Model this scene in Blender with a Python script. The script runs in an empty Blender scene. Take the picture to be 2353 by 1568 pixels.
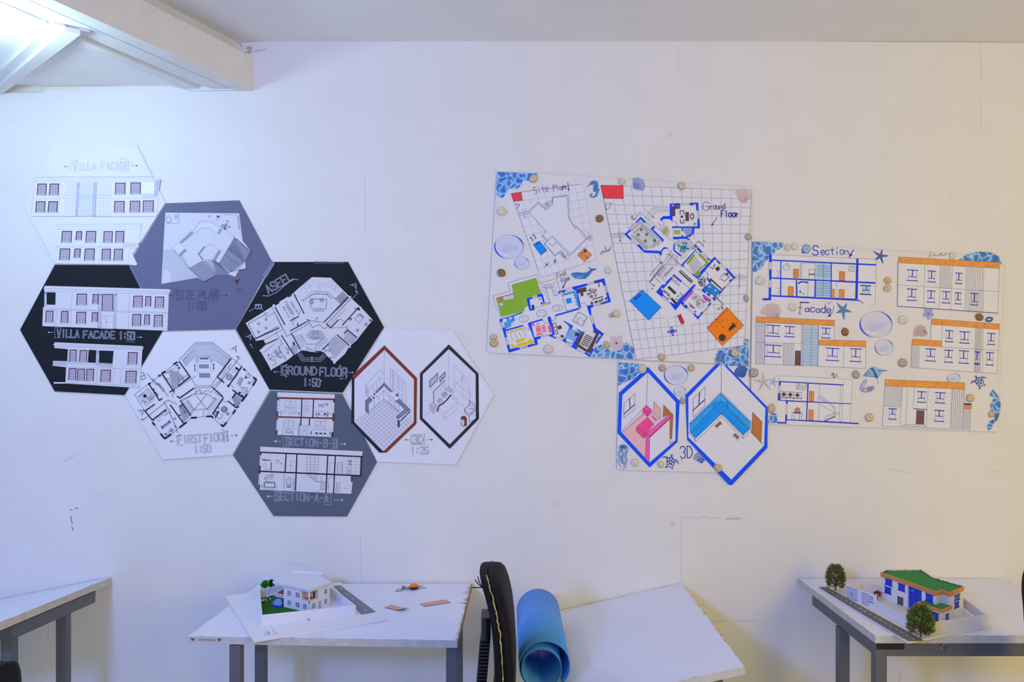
import bpy, bmesh, math, random
from mathutils import Vector, Matrix
# ---------------------------------------------------------------- camera, world, lights, exposure
SC = bpy.context.scene
COL = SC.collection
CAM_D, CAM_H, F = 2.8, 1.55, 1946.0          # camera distance to the wall, eye height, focal length in photo pixels
cd = bpy.data.cameras.new('camera'); cam = bpy.data.objects.new('camera', cd); COL.objects.link(cam)
cam.location = (0, -CAM_D, CAM_H); cam.rotation_euler = (math.pi/2, 0, 0)
cd.sensor_width = 36; cd.lens = 36*F/2353; cd.clip_start = .01
SC.camera = cam
SC.view_settings.view_transform = 'Standard'; SC.view_settings.look = 'None'
SC.view_settings.gamma = 1; SC.view_settings.use_curve_mapping = False
SC.view_settings.exposure = -0.05
w = bpy.data.worlds.new('world'); SC.world = w; w.use_nodes = True
w.node_tree.nodes['Background'].inputs[0].default_value = (.76, 1.0, .62, 1)
w.node_tree.nodes['Background'].inputs[1].default_value = .46
def lamp(name, kind, loc, power, col, size=.1, target=None, sy=None):
    l = bpy.data.lights.new(name, kind); l.energy = power; l.color = col
    o = bpy.data.objects.new(name, l); COL.objects.link(o); o.location = loc
    if kind == 'AREA':
        l.shape = 'RECTANGLE'; l.size = size; l.size_y = sy or size
    else: l.shadow_soft_size = size
    if target: o.rotation_euler = (Vector(target)-Vector(loc)).to_track_quat('-Z', 'Y').to_euler()
    return o
lamp('ceiling_bulb', 'POINT', (-1.37, -.72, 2.265), 9.8, (.565, .84, 1.0), .05)
lamp('key_light', 'AREA', (-1.3, -3.6, 2.15), 59, (.17, .27, 1.0), .3, (.4, 0, 1.35), .3)
lamp('ceiling_fill', 'AREA', (-2.3, -3.2, .9), 5.0, (.05, .15, 1.0), 1.2, (-.3, -.3, 2.5), 1.2)  # added blue fill aimed up at the ceiling, no window modelled
lamp('warm_fill', 'AREA', (2.2, -3.3, 1.8), 39, (1.0, .67, .02), 1.4, (.9, 0, 1.4), 1.6)  # added warm area fill behind the camera, stands for no fixture
# ---------------------------------------------------------------- helpers
def lin(h):
    h = h.lstrip('#'); v = [int(h[i:i+2], 16)/255 for i in (0, 2, 4)]
    return tuple(c/12.92 if c <= .04045 else ((c+.055)/1.055)**2.4 for c in v)+(1,)
MATS = {}
def mat(hexcol, rough=.6, metal=0, noise=0, scale=20, bump=0, name=None):
    key = name or (hexcol, rough, metal, noise, scale, bump)
    if key in MATS: return MATS[key]
    m = bpy.data.materials.new(str(name or 'paint_'+hexcol.lstrip('#'))); m.use_nodes = True
    nt = m.node_tree; b = nt.nodes['Principled BSDF']
    b.inputs['Base Color'].default_value = lin(hexcol); b.inputs['Roughness'].default_value = rough
    b.inputs['Metallic'].default_value = metal; b.inputs['Specular IOR Level'].default_value = .5 if metal or rough < .5 else .22
    if noise or bump:
        tc = nt.nodes.new('ShaderNodeTexCoord'); n = nt.nodes.new('ShaderNodeTexNoise')
        n.inputs['Scale'].default_value = scale; n.inputs['Detail'].default_value = 5
        nt.links.new(tc.outputs['Object'], n.inputs['Vector'])
        if noise:
            r = nt.nodes.new('ShaderNodeValToRGB'); c = lin(hexcol)
            r.color_ramp.elements[0].position = .3; r.color_ramp.elements[1].position = .7
            r.color_ramp.elements[0].color = tuple(x*(1-noise) for x in c[:3])+(1,)
            r.color_ramp.elements[1].color = tuple(min(1, x*(1+noise)) for x in c[:3])+(1,)
            nt.links.new(n.outputs['Fac'], r.inputs['Fac']); nt.links.new(r.outputs['Color'], b.inputs['Base Color'])
        if bump:
            bp = nt.nodes.new('ShaderNodeBump'); bp.inputs['Strength'].default_value = bump; bp.inputs['Distance'].default_value = .004
            nt.links.new(n.outputs['Fac'], bp.inputs['Height']); nt.links.new(bp.outputs['Normal'], b.inputs['Normal'])
    MATS[key] = m
    return m
def water_mat():
    m = bpy.data.materials.new('printed_water'); m.use_nodes = True; nt = m.node_tree; b = nt.nodes['Principled BSDF']
    tc = nt.nodes.new('ShaderNodeTexCoord'); ns = nt.nodes.new('ShaderNodeTexNoise'); ns.inputs['Scale'].default_value = 22
    mx = nt.nodes.new('ShaderNodeMix'); mx.data_type = 'VECTOR'; mx.inputs[0].default_value = .045
    vo = nt.nodes.new('ShaderNodeTexVoronoi'); vo.feature = 'DISTANCE_TO_EDGE'; vo.inputs['Scale'].default_value = 42
    r = nt.nodes.new('ShaderNodeValToRGB'); e = r.color_ramp.elements
    e[0].position = 0; e[0].color = lin('#cfeafc'); e[1].position = .5; e[1].color = lin('#2560b4')
    a = e.new(.04); a.color = lin('#7fbdee'); a = e.new(.13); a.color = lin('#3f83d4')
    L = nt.links.new
    L(tc.outputs['Object'], ns.inputs['Vector']); L(tc.outputs['Object'], mx.inputs[4]); L(ns.outputs['Color'], mx.inputs[5])
    L(mx.outputs[1], vo.inputs['Vector']); L(vo.outputs['Distance'], r.inputs['Fac']); L(r.outputs['Color'], b.inputs['Base Color'])
    b.inputs['Roughness'].default_value = .5
    return m
WATER = water_mat()
def M(m): return mat(m) if isinstance(m, str) else m
class MB:
    """collects faces, builds ONE mesh object"""
    def __init__(s): s.v = []; s.f = []; s.m = []; s.mats = []
    def face(s, pts, m):
        m = M(m)
        if m not in s.mats: s.mats.append(m)
        i = len(s.v); s.v += [tuple(p) for p in pts]; s.f.append(tuple(range(i, i+len(pts)))); s.m.append(s.mats.index(m))
    def mesh(s, verts, faces, m):
        m = M(m)
        if m not in s.mats: s.mats.append(m)
        i = len(s.v); s.v += [tuple(p) for p in verts]; k = s.mats.index(m)
        for f in faces: s.f.append(tuple(a+i for a in f)); s.m.append(k)
    def prism(s, bot, top, m, mside=None):
        n = len(bot); i = len(bot)
        s.mesh(list(bot)+list(top), [tuple(range(n-1, -1, -1)), tuple(range(n, 2*n))], m)
        s.mesh(list(bot)+list(top), [(k, (k+1) % n, n+(k+1) % n, n+k) for k in range(n)], mside or m)
    def box(s, x0, x1, y0, y1, z0, z1, m):
        s.prism([(x0, y0, z0), (x1, y0, z0), (x1, y1, z0), (x0, y1, z0)], [(x0, y0, z1), (x1, y0, z1), (x1, y1, z1), (x0, y1, z1)], m)
    def bar(s, a, b, wx, wz, m, up=(0, 0, 1)):
        a = Vector(a); b = Vector(b); d = (b-a).normalized(); u = Vector(up)
        if abs(d.dot(u)) > .95: u = Vector((0, 1, 0))
        r = d.cross(u).normalized()*wx/2; u = r.cross(d).normalized()*wz/2
        s.prism([a-r-u, a+r-u, a+r+u, a-r+u], [b-r-u, b+r-u, b+r+u, b-r+u], m)
    def tube(s, pts, r, m, n=10, closed=False):
        pts = [Vector(p) for p in pts]; rs = r if isinstance(r, (list, tuple)) else [r]*len(pts)
        vs = []; ref = Vector((.13, .31, .94))
        for i, p in enumerate(pts):
            t = (pts[min(i+1, len(pts)-1)]-pts[max(i-1, 0)]).normalized()
            a = t.cross(ref).normalized(); b = t.cross(a)
            vs += [p+(a*math.cos(2*math.pi*k/n)+b*math.sin(2*math.pi*k/n))*rs[i] for k in range(n)]
        fs = [(i*n+k, i*n+(k+1) % n, (i+1)*n+(k+1) % n, (i+1)*n+k) for i in range(len(pts)-1) for k in range(n)]
        fs += [tuple(range(n-1, -1, -1)), tuple(range(len(vs)-n, len(vs)))]
        s.mesh(vs, fs, m)
    def sphere(s, c, r, m, nu=12, nv=8):
        rx, ry, rz = r if isinstance(r, (tuple, list)) else (r, r, r); vs = []
        for j in range(nv+1):
            t = math.pi*j/nv
            for i in range(nu):
                p = 2*math.pi*i/nu; vs.append((c[0]+rx*math.sin(t)*math.cos(p), c[1]+ry*math.sin(t)*math.sin(p), c[2]+rz*math.cos(t)))
        s.mesh(vs, [(j*nu+i, (j+1)*nu+i, (j+1)*nu+(i+1) % nu, j*nu+(i+1) % nu) for j in range(nv) for i in range(nu)], m)
    def build(s, name, parent=None, smooth=False, bevel=0, weld=False):
        me = bpy.data.meshes.new(name)
        off = Vector((0, 0, 0)); p = parent
        while p: off += p.location; p = p.parent
        me.from_pydata([Vector(v)-off for v in s.v], [], s.f)
        for m in s.mats: me.materials.append(m)
        me.polygons.foreach_set('material_index', s.m)
        if smooth or weld:
            bm = bmesh.new(); bm.from_mesh(me); bmesh.ops.remove_doubles(bm, verts=bm.verts, dist=1e-5)
            bmesh.ops.recalc_face_normals(bm, faces=bm.faces); bm.to_mesh(me); bm.free()
        if smooth: me.polygons.foreach_set('use_smooth', [True]*len(me.polygons))
        me.update()
        o = bpy.data.objects.new(name, me); COL.objects.link(o)
        if parent: o.parent = parent
        if bevel:
            md = o.modifiers.new('bevel', 'BEVEL'); md.width = bevel; md.segments = 2; md.limit_method = 'ANGLE'
        return o
def tag(o, label=None, cat=None, group=None, kind=None):
    for k, v in (('label', label), ('category', cat), ('group', group), ('kind', kind)):
        if v: o[k] = v
    return o
def thing(name, loc, label, cat, group=None):
    o = bpy.data.objects.new(name, None); COL.objects.link(o); o.location = loc; o.empty_display_size = .05
    return tag(o, label, cat, group)
def W(px, py, d=0):      # photo pixel -> point at distance d in front of the wall
    k = (CAM_D-d)/F
    return Vector(((px-1176.5)*k, -d, CAM_H+(784-py)*k))
def PZ(px, py, z):       # photo pixel -> point at height z
    k = (z-CAM_H)/(784-py)
    return Vector(((px-1176.5)*k, F*k-CAM_D, z))
def nums(s): return [[float(a) for a in q.split()] for q in s.split('|')]
def pairs(a): return [(a[i], a[i+1]) for i in range(0, len(a)-1, 2)]
GL = {k: v for k, v in (q.split('=') for q in '''A=00 26 40|12 32;B=00 06 36 45 44 33 03|33 42 41 30 00;C=45 36 16 05 01 10 30 41;D=00 06 26 44 42 20 00;E=46 06 00 40|03 33;F=00 06 46|03 33;G=45 36 16 05 01 10 30 41 43 23;I=20 26;L=06 00 40;N=00 06 40 46;O=10 01 05 16 36 45 41 30 10;P=00 06 36 45 44 33 03;R=00 06 36 45 44 33 03|23 40;S=45 36 16 05 04 13 33 42 41 30 10 01;T=20 26|06 46;U=06 01 10 30 41 46;V=06 20 46;0=10 01 05 16 36 45 41 30 10;1=14 26 20;2=05 16 36 45 44 00 40;3=05 16 36 45 44 33 23|33 42 41 30 10 01;5=46 06 03 33 42 41 30 10 01;:=21 22|24 25;-=13 33;i=20 23|25 26;t=26 21 30|04 44;e=02 42 43 34 14 03 01 10 30 41;p=00 05 35 44 43 32 02;l=20 26;a=41 30 10 01 02 13 33 42|43 40;n=00 03|02 13 33 42 40;f=46 36 25 20|03 43;r=00 04|02 13 33;s=43 34 14 03 12 32 41 30 10 01;o=10 01 03 14 34 43 41 30 10;d=41 30 10 01 03 14 34 43|46 40;u=04 01 10 30 41|44 40;c=43 34 14 03 01 10 30 41'''.replace('\n', '').split(';'))}
class Sk(MB):
    """flat drawing on a sheet parallel to the wall; coordinates in an enlarged crop (ox, oy, scale) of the photo, line widths in photo pixels"""
    def __init__(s, z, d):
        super().__init__(); s.ox, s.oy, s.sc = z; s.d = d; s.n = 0
    def p(s, x, y, up=True):
        v = W(s.ox+x/s.sc, s.oy+y/s.sc, 0); v.y = -(s.d+s.n*3e-6); return v
    def poly(s, pts, m): s.n += 1; s.face([s.p(*q) for q in pts], m)
    def F(s, st, m):
        for a in nums(st): s.poly(pairs(a), m)
        return s
    def sheet(s, st, m, t=.001, side=None):
        """cut sheet with real thickness behind its front face"""
        for a in nums(st):
            s.n += 1; f = [s.p(*q) for q in pairs(a)]; b = [v+Vector((0, t, 0)) for v in f]; s.prism(b, f, m, side)
        return s
    def seg(s, a, b, w, m, ext=.5):
        w *= s.sc; dx, dy = b[0]-a[0], b[1]-a[1]; L = math.hypot(dx, dy) or 1e-6; dx /= L; dy /= L
        ex, ey = dx*w*ext, dy*w*ext; nx, ny = -dy*w/2, dx*w/2
        s.poly([(a[0]-ex+nx, a[1]-ey+ny), (b[0]+ex+nx, b[1]+ey+ny), (b[0]+ex-nx, b[1]+ey-ny), (a[0]-ex-nx, a[1]-ey-ny)], m)
    def pl(s, pts, w, m, closed=False, ext=.5):
        pts = list(pts)
        if closed: pts.append(pts[0])
        for a, b in zip(pts, pts[1:]): s.seg(a, b, w, m, ext)
    def L(s, st, w, m, closed=False, ext=.5):
        for a in nums(st): s.pl(pairs(a), w, m, closed, ext)
        return s
    def dash(s, st, w, m, on=3, off=2):
        on *= s.sc; off *= s.sc
        for q in nums(st):
            q = pairs(q)
            for a, b in zip(q, q[1:]):
                L = math.hypot(b[0]-a[0], b[1]-a[1]); t = 0
                while t < L:
                    e = min(L, t+on); g = lambda u: (a[0]+(b[0]-a[0])*u/L, a[1]+(b[1]-a[1])*u/L)
                    s.seg(g(t), g(e), w, m, 0); t += on+off
        return s
    def grid(s, st, nx, ny, w, m):
        for a in nums(st):
            A, B, C, D = pairs(a); lp = lambda p, q, t: (p[0]+(q[0]-p[0])*t, p[1]+(q[1]-p[1])*t)
            for i in range(nx+1): s.seg(lp(A, B, i/nx), lp(D, C, i/nx), w, m, 0)
            for i in range(ny+1): s.seg(lp(A, D, i/ny), lp(B, C, i/ny), w, m, 0)
        return s
    def ell(s, cx, cy, rx, ry, m=None, w=0, lm=None, n=24, rot=0, a0=0, a1=360):
        c, sn = math.cos(rot), math.sin(rot); full = abs(a1-a0) >= 360
        pt = []
        for k in range(n+(0 if full else 1)):
            t = math.radians(a0+(a1-a0)*k/n); x, y = rx*math.cos(t), ry*math.sin(t); pt.append((cx+x*c-y*sn, cy+x*sn+y*c))
        if m: s.poly(pt, m)
        if w: s.pl(pt, w, lm, full, .2)
        return s
    def circles(s, st, m=None, w=0, lm=None, n=12):
        for a in nums(st): s.ell(a[0], a[1], a[2], a[2], m, w, lm, n)
        return s
    def box4(s, st, m):
        for a in nums(st): s.poly([(a[0], a[1]), (a[2], a[1]), (a[2], a[3]), (a[0], a[3])], m)
        return s
    def text(s, t, x0, y0, x1, y1, h, w, m, fill=None, fat=.72, slant=0):
        """stroke lettering from (x0,y0) to (x1,y1) along the baseline; fill -> hollow letters"""
        n = len(t); dx, dy = (x1-x0)/n, (y1-y0)/n; L = math.hypot(dx, dy); ux, uy = dx/L, dy/L
        for rep in ((w, m), (w-1.5, fill)) if fill else ((w, m),):
            for i, ch in enumerate(t):
                if ch == ' ' or ch not in GL: continue
                for q in GL[ch].split('|'):
                    pp = []
                    for g in q.split():
                        a, b = int(g[0])/4*L*fat+slant*int(g[1])/6*h, int(g[1])/6*h
                        pp.append((x0+dx*i+ux*a+uy*b, y0+dy*i+uy*a-ux*b))
                    s.pl(pp, rep[0], rep[1], False, .4)
        return s
    def star(s, x, y, r, m):
        r *= s.sc
        s.poly([(x+math.sin(k*math.pi/5)*r*(1 if k % 2 == 0 else .42), y-math.cos(k*math.pi/5)*r*(1 if k % 2 == 0 else .42)) for k in range(10)], m); return s
    def arrow(s, x0, y0, x1, y1, w, m, h=4):
        s.seg((x0, y0), (x1, y1), w, m); a = math.atan2(y1-y0, x1-x0); h *= s.sc
        s.poly([(x1, y1), (x1-h*math.cos(a-.45), y1-h*math.sin(a-.45)), (x1-h*math.cos(a+.45), y1-h*math.sin(a+.45))], m); return s
    def wins(s, st, frame, fill, line, dx=0, rows=4, cols=3, fw=1.9, sill=True):
        """ink windows x0 y0 x1 y1, bottom shifted by dx"""
        for a in nums(st):
            x0, y0, x1, y1 = a[:4]; c = [(x0, y0), (x1, y0), (x1+dx, y1), (x0+dx, y1)]
            s.poly(c, fill); s.grid(' '.join('%f %f' % q for q in c), cols, rows, .55, line)
            s.pl([c[3], c[0], c[1], c[2]], fw, frame)
            if sill: e = 2.2*s.sc; s.pl([(x0+dx-e, y1+1), (x0+dx-e, y1+e), (x1+dx+e, y1+e), (x1+dx+e, y1+1)], .5, line)
        return s
    def hwin(s, st, m, fill=None, lw=2.0):
        """I-shaped shutters: x0 y0 x1 (top bar), y1 (mid bar), y2 (sill bar)"""
        for a in nums(st):
            x0, y0, x1, y1, y2 = a; cx = (x0+x1)/2; q = (x1-x0)*.14
            k = (x1-x0)*.03
            if fill: s.poly([(x0+q, y0), (x1-q, y0), (x1-q, y2), (x0+q, y2)], fill)
            s.L('%f %f %f %f|%f %f %f %f' % (x0+q, y0, x0+q-k, y2, x1-q, y0, x1-q-k, y2), .5, m)
            s.L('%f %f %f %f|%f %f %f %f' % (x0, y0-k, x1, y0+k, x0-k, y2-k, x1-k, y2+k), lw, m, ext=0)
            s.L('%f %f %f %f' % (x0+q, y1-k, x1-q, y1+k), lw*.8, m, ext=0); s.L('%f %f %f %f' % (cx, y0, cx-k, y1), lw*1.1, m, ext=0)
        return s
ZP = (0, 0, 1)       # plain photo pixels
def flat_part(z, d, name, parent, fn):
    s = Sk(z, d); fn(s); return s.build(name, parent)
# ---------------------------------------------------------------- setting
WALLP = mat('#e9e8e4', .75, noise=.018, scale=7, bump=.12, name='white_wall_paint')
CEILP = mat('#f4f4f2', .8, noise=.02, scale=5, bump=.1, name='white_ceiling_paint')
TRIMP = mat('#eae9e6', .6, noise=.03, scale=12, bump=.1, name='white_beam_paint')
wl = Sk(ZP, .0003)
wl.box(-3.4, 3.4, 0, .12, 0, 2.9, WALLP)
GR, GR2 = '#c9c9c9', '#b4b6bb'
wl.L('828 1232 829 1340|838 400 839 540|1558 110 1560 160|1565 1192 1566 1338|2252 98 2256 190|2254 230 2254 300', .9, '#cfcfcd')
wl.L('0 212 96 211 97 199 250 197 392 195 440 209 580 208', 1.1, '#a9adb8')
wl.L('540 97 700 92 900 89 1100 89 1300 91 1600 93 1900 95 2353 97', 1.1, '#a3a094')
wl.L('660 93 760 91|790 90.5 830 90|1120 88 1180 88|1330 90 1400 91', 1.5, '#6f6b60')
wl.L('545 103 552 99 556 108|566 112 580 111|560 122 576 119|584 118 612 113', 1.1, '#8d8873')
wl.F('566 108 579 106 578 122 572 124', '#c4bf9d')
wl.L('1640 1428 1655 1429 1672 1428|1690 1427 1712 1429 1738 1425|830 1342 832 1410 836 1440|2074 1536 2066 1568|112 1440 110 1470', .9, '#b9babd')
wl.L('163 1187 165 1199 166 1205|165 1212 169 1220|162 1171 166 1173|172 1169 180 1168', 1.6, '#3a5ac4')
wl.L('1540 1200 1548 1198 1547 1205 1540 1207 1552 1207|1566 1191 1575 1189|1580 1193 1590 1190|1596 1188 1606 1193|1612 1188 1626 1189 1630 1194|1636 1191 1652 1190|1668 1192 1698 1192 1684 1185 1672 1190', .9, GR2)
wl.L('1668 1193 1704 1193', 1.6, GR2)
wl.L('144 1062 164 1050 186 1040|150 1060 170 1052|218 1138 232 1140|222 1132 240 1141|1262 1154 1280 1163|1268 1150 1286 1156|2032 1076 2100 1088|2270 1080 2300 1086|1534 300 1546 316|1530 314 1548 308|926 520 936 531|870 846 886 848|1168 820 1186 822', 1.2, '#d0d0ce')
wl.L('660 1298 690 1297 706 1305|2178 452 2188 458', .8, '#bdbfc6')
random.seed(4)
for k in range(70):
    x, y = random.uniform(20, 2340), random.uniform(1100, 1340) if k % 2 else random.uniform(220, 1320)
    wl.L('%f %f %f %f' % (x, y, x+random.uniform(-2, 5), y+random.uniform(-2, 2)), random.uniform(.8, 1.6), random.choice(['#cfd0d0', '#c6c7c8', '#d6d6d4']))
tag(wl.build('wall_back'), kind='structure')
b = MB(); b.box(-3.4, 3.4, -4.6, .12, -.06, 0, mat('#dcd6cc', .5, noise=.04, scale=9, name='floor_tile')); tag(b.build('floor'), kind='structure')
for nm, x0, x1 in (('wall_left', -3.52, -3.4), ('wall_right', 3.4, 3.52)):
    b = MB(); b.box(x0, x1, -4.6, .12, 0, 2.9, WALLP); tag(b.build(nm), kind='structure')
bx, bs = -.8555, -.344                       # beam foot on the wall, sideways run per metre of depth
ud = Vector((bs, -1, 0)).normalized(); nl = Vector((-ud.y*-1, ud.x*-1, 0))
nl = Vector((-.946, .325, 0))
def bp(left, along, z):                       # point beside the beam: left of its face, along it from the wall
    p = Vector((bx, 0, z))+nl*left
    t = -p.y/ud.y if False else 0
    p = p+ud*(p.y/-ud.y)*1 if p.y > 0 else p  # slide back to the wall plane
    return p+ud*along
b = MB()
Z1c = 2.541
q = [bp(.06, 0, Z1c), (3.4, 0, Z1c), (3.4, -4.6, Z1c), bp(.06, 4.8, Z1c)]
b.prism(q, [Vector(p)+Vector((0, 0, .06)) for p in q], CEILP)
q = [bp(.1, 0, 2.395), bp(.1, 4.8, 2.395), (-3.4, -4.6, 2.395), (-3.4, 0, 2.395)]
b.prism(q, [Vector(p)+Vector((0, 0, .06)) for p in q], CEILP)
tag(b.build('ceiling'), kind='structure')
def beam(mb, l0, l1, z0, z1, n=4.7, m=TRIMP):
    a = [bp(l0, 0, z0), bp(l0, n, z0), bp(l1, n, z0), bp(l1, 0, z0)]
    mb.prism(a, [p+Vector((0, 0, z1-z0)) for p in a], m)
b = MB()
beam(b, 0, .05, 2.377, 2.488); beam(b, .055, .12, 2.45, 2.545); beam(b, .05, .075, 2.386, 2.46); beam(b, .075, .13, 2.3845, 2.44)
tag(b.build('trim_1', bevel=.002), kind='structure')
b = MB()
A, B = Vector((-1.70, -.002, 0)), Vector((-1.165, -.56, 0))
dv = (B-A).normalized(); dn = Vector((-dv.y, dv.x, 0))
for o0, o1, z0 in ((-.045, .045, 2.3785), (-.018, .022, 2.366)):
    a = [A+dn*o0+Vector((0, 0, z0)), B+dn*o0+Vector((0, 0, z0)), B+dn*o1+Vector((0, 0, z0)), A+dn*o1+Vector((0, 0, z0))]
    a = [Vector((p.x, min(p.y, -.002), p.z)) for p in a]
    b.prism(a, [Vector((p.x, p.y, 2.40)) for p in a], TRIMP)
tag(b.build('trim_2', bevel=.002), kind='structure')
b = MB()
beam(b, .17, .21, 2.384, 2.396, 2.0)
tag(b.build('trim_3', bevel=.001), kind='structure')
# ---------------------------------------------------------------- the hexagonal presentation boards
WHB, BKB, GYB, GYD = '#ebebee', '#1b2027', '#6c6f8c', '#5d6778'
PAP, INK, LN, MAR = '#dfdee3', '#1a1c2e', '#6f7690', '#3b1a28'
LIL = '#c3b4c6'
WLN = '#c4cbe2'
def board(name, z, outline, col, label, cat='board', t=.004, group=None, side='#a5a5a8'):
    q = pairs(nums(outline)[0]); cx = sum(a for a, b in q)/len(q); cy = sum(b for a, b in q)/len(q)
    h = .9*z[2]; q = [(a+(cx-a)/math.hypot(cx-a, cy-b)*h, b+(cy-b)/math.hypot(cx-a, cy-b)*h) for a, b in q]; outline = ' '.join('%f %f' % p for p in q)
    c = W(z[0]+cx/z[2], z[1]+cy/z[2]); c.y = 0
    r = thing(name, c, label, cat, group)
    s = Sk(z, t); s.sheet(outline, mat(col, .7, noise=.02, scale=15), t-.0004, side); s.build('panel', r)
    return r
def title(r, z, fn, name='title_lettering', d=.0043): return flat_part(z, d, name, r, fn)
# --- white villa facade hexagon
z = (0, 300, 4.9)
r = board('hexagonal_board', z, '1550 165 1872 815 1440 1505 618 1505 268 845 600 165', '#eaeaec', 'white hexagonal board with two pale facade drawings, topmost at far left')
def f(s):
    c = '#bcc2dc'
    s.text('VILLA FACADE', 838, 452, 1470, 438, 80, 2.5, c, '#ededf0')
    s.dash('812 455 812 350 870 346|1395 332 1452 330 1452 455 1400 460|830 467 880 466', .7, '#9aa0ba')
    s.L('745 410 795 410|1480 397 1530 398', .7, '#7f86a4')
    s.star(742, 410, 2, INK).star(1545, 400, 2.7, INK).star(866, 347, 1.7, INK).star(1380, 319, 1.7, INK).star(1388, 460, 1.4, INK)
title(r, z, f)
def f(s):
    s.sheet('390 548 1810 545 1770 970 360 968 385 770 405 580', '#ebebee', .0008)
    c = '#b3bad4'
    s.L('385 550 900 552 1400 545 1815 550|400 575 1825 573|405 580 385 770 360 968 1765 968|385 775 690 775|1260 772 1775 770|690 585 668 968|410 530 1740 522', .6, c)
    s.grid('755 590 870 590 862 725 750 725|1100 590 1262 590 1258 725 1098 725|742 770 862 770 858 970 735 970|1092 765 1256 765 1254 972 1090 972', 4, 6, .4, '#b9bfd6')
    s.grid('690 730 1262 730 1260 768 688 768', 40, 1, .35, '#b9bfd6')
    for x in range(925, 1062, 19): s.L('%d 588 %d 968' % (x, x-12), .6, '#9aa2c4')
    s.F('882 590 906 590 888 970 862 970|1070 588 1096 588 1082 970 1056 970', '#c9cde6')
    s.L('882 590 862 970|906 590 888 970|1070 588 1056 970|1096 588 1082 970|860 968 888 968|1054 968 1084 968|882 612 906 612|1070 610 1096 610', .7, '#6d76a6')
    s.F('1618 585 1755 585 1750 715 1612 715', '#f3f4ee').F('1755 575 1815 548 1800 640 1775 740 1750 745', '#c7cad8')
    s.F('1612 720 1750 718 1748 765 1608 768', '#d9dbe6').L('1757 575 1748 745 1772 745|1780 575 1775 740', .7, '#6d76a6')
    s.wins('440 607 535 725|576 607 672 725|423 806 520 918|562 806 660 918', INK, LIL, LN, -8)
    s.wins('1313 597 1418 714|1485 594 1590 712|1302 803 1408 921|1478 800 1584 919|1624 797 1737 915', '#55263a', LIL, LN, -3)
flat_part(z, .0058, 'upper_facade_drawing', r, f)
def f(s):
    s.sheet('655 1058 1600 1060 1578 1320 1470 1330 1560 1520 1450 1510 625 1502 650 1310 660 1120', '#ebebee', .0008)
    c = '#b3bad4'
    s.L('660 1060 1600 1055 1595 1115 660 1118|650 1082 1590 1080|635 1305 1470 1312 1465 1325 640 1322|1150 1120 1125 1500|1415 1065 1390 1500|1465 1330 1450 1505', .6, c)
    s.F('1405 1270 1578 1268 1574 1310 1402 1312', '#d4d6e2').L('1578 1265 1574 1315', 1.4, INK).L('1455 1510 1555 1520', 1.5, '#e9e9ef').L('1550 1512 1556 1525', 1.6, INK)
    s.wins('713 1140 818 1258|873 1142 933 1232|985 1140 1090 1259|690 1337 798 1456|854 1338 916 1430|970 1338 1074 1459', INK, LIL, LN, -8)
    s.wins('1182 1142 1276 1258|1316 1140 1405 1258|1162 1340 1256 1460|1298 1340 1390 1460', '#4a2036', LIL, LN, -5)
flat_part(z, .0058, 'lower_facade_drawing', r, f)
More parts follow.
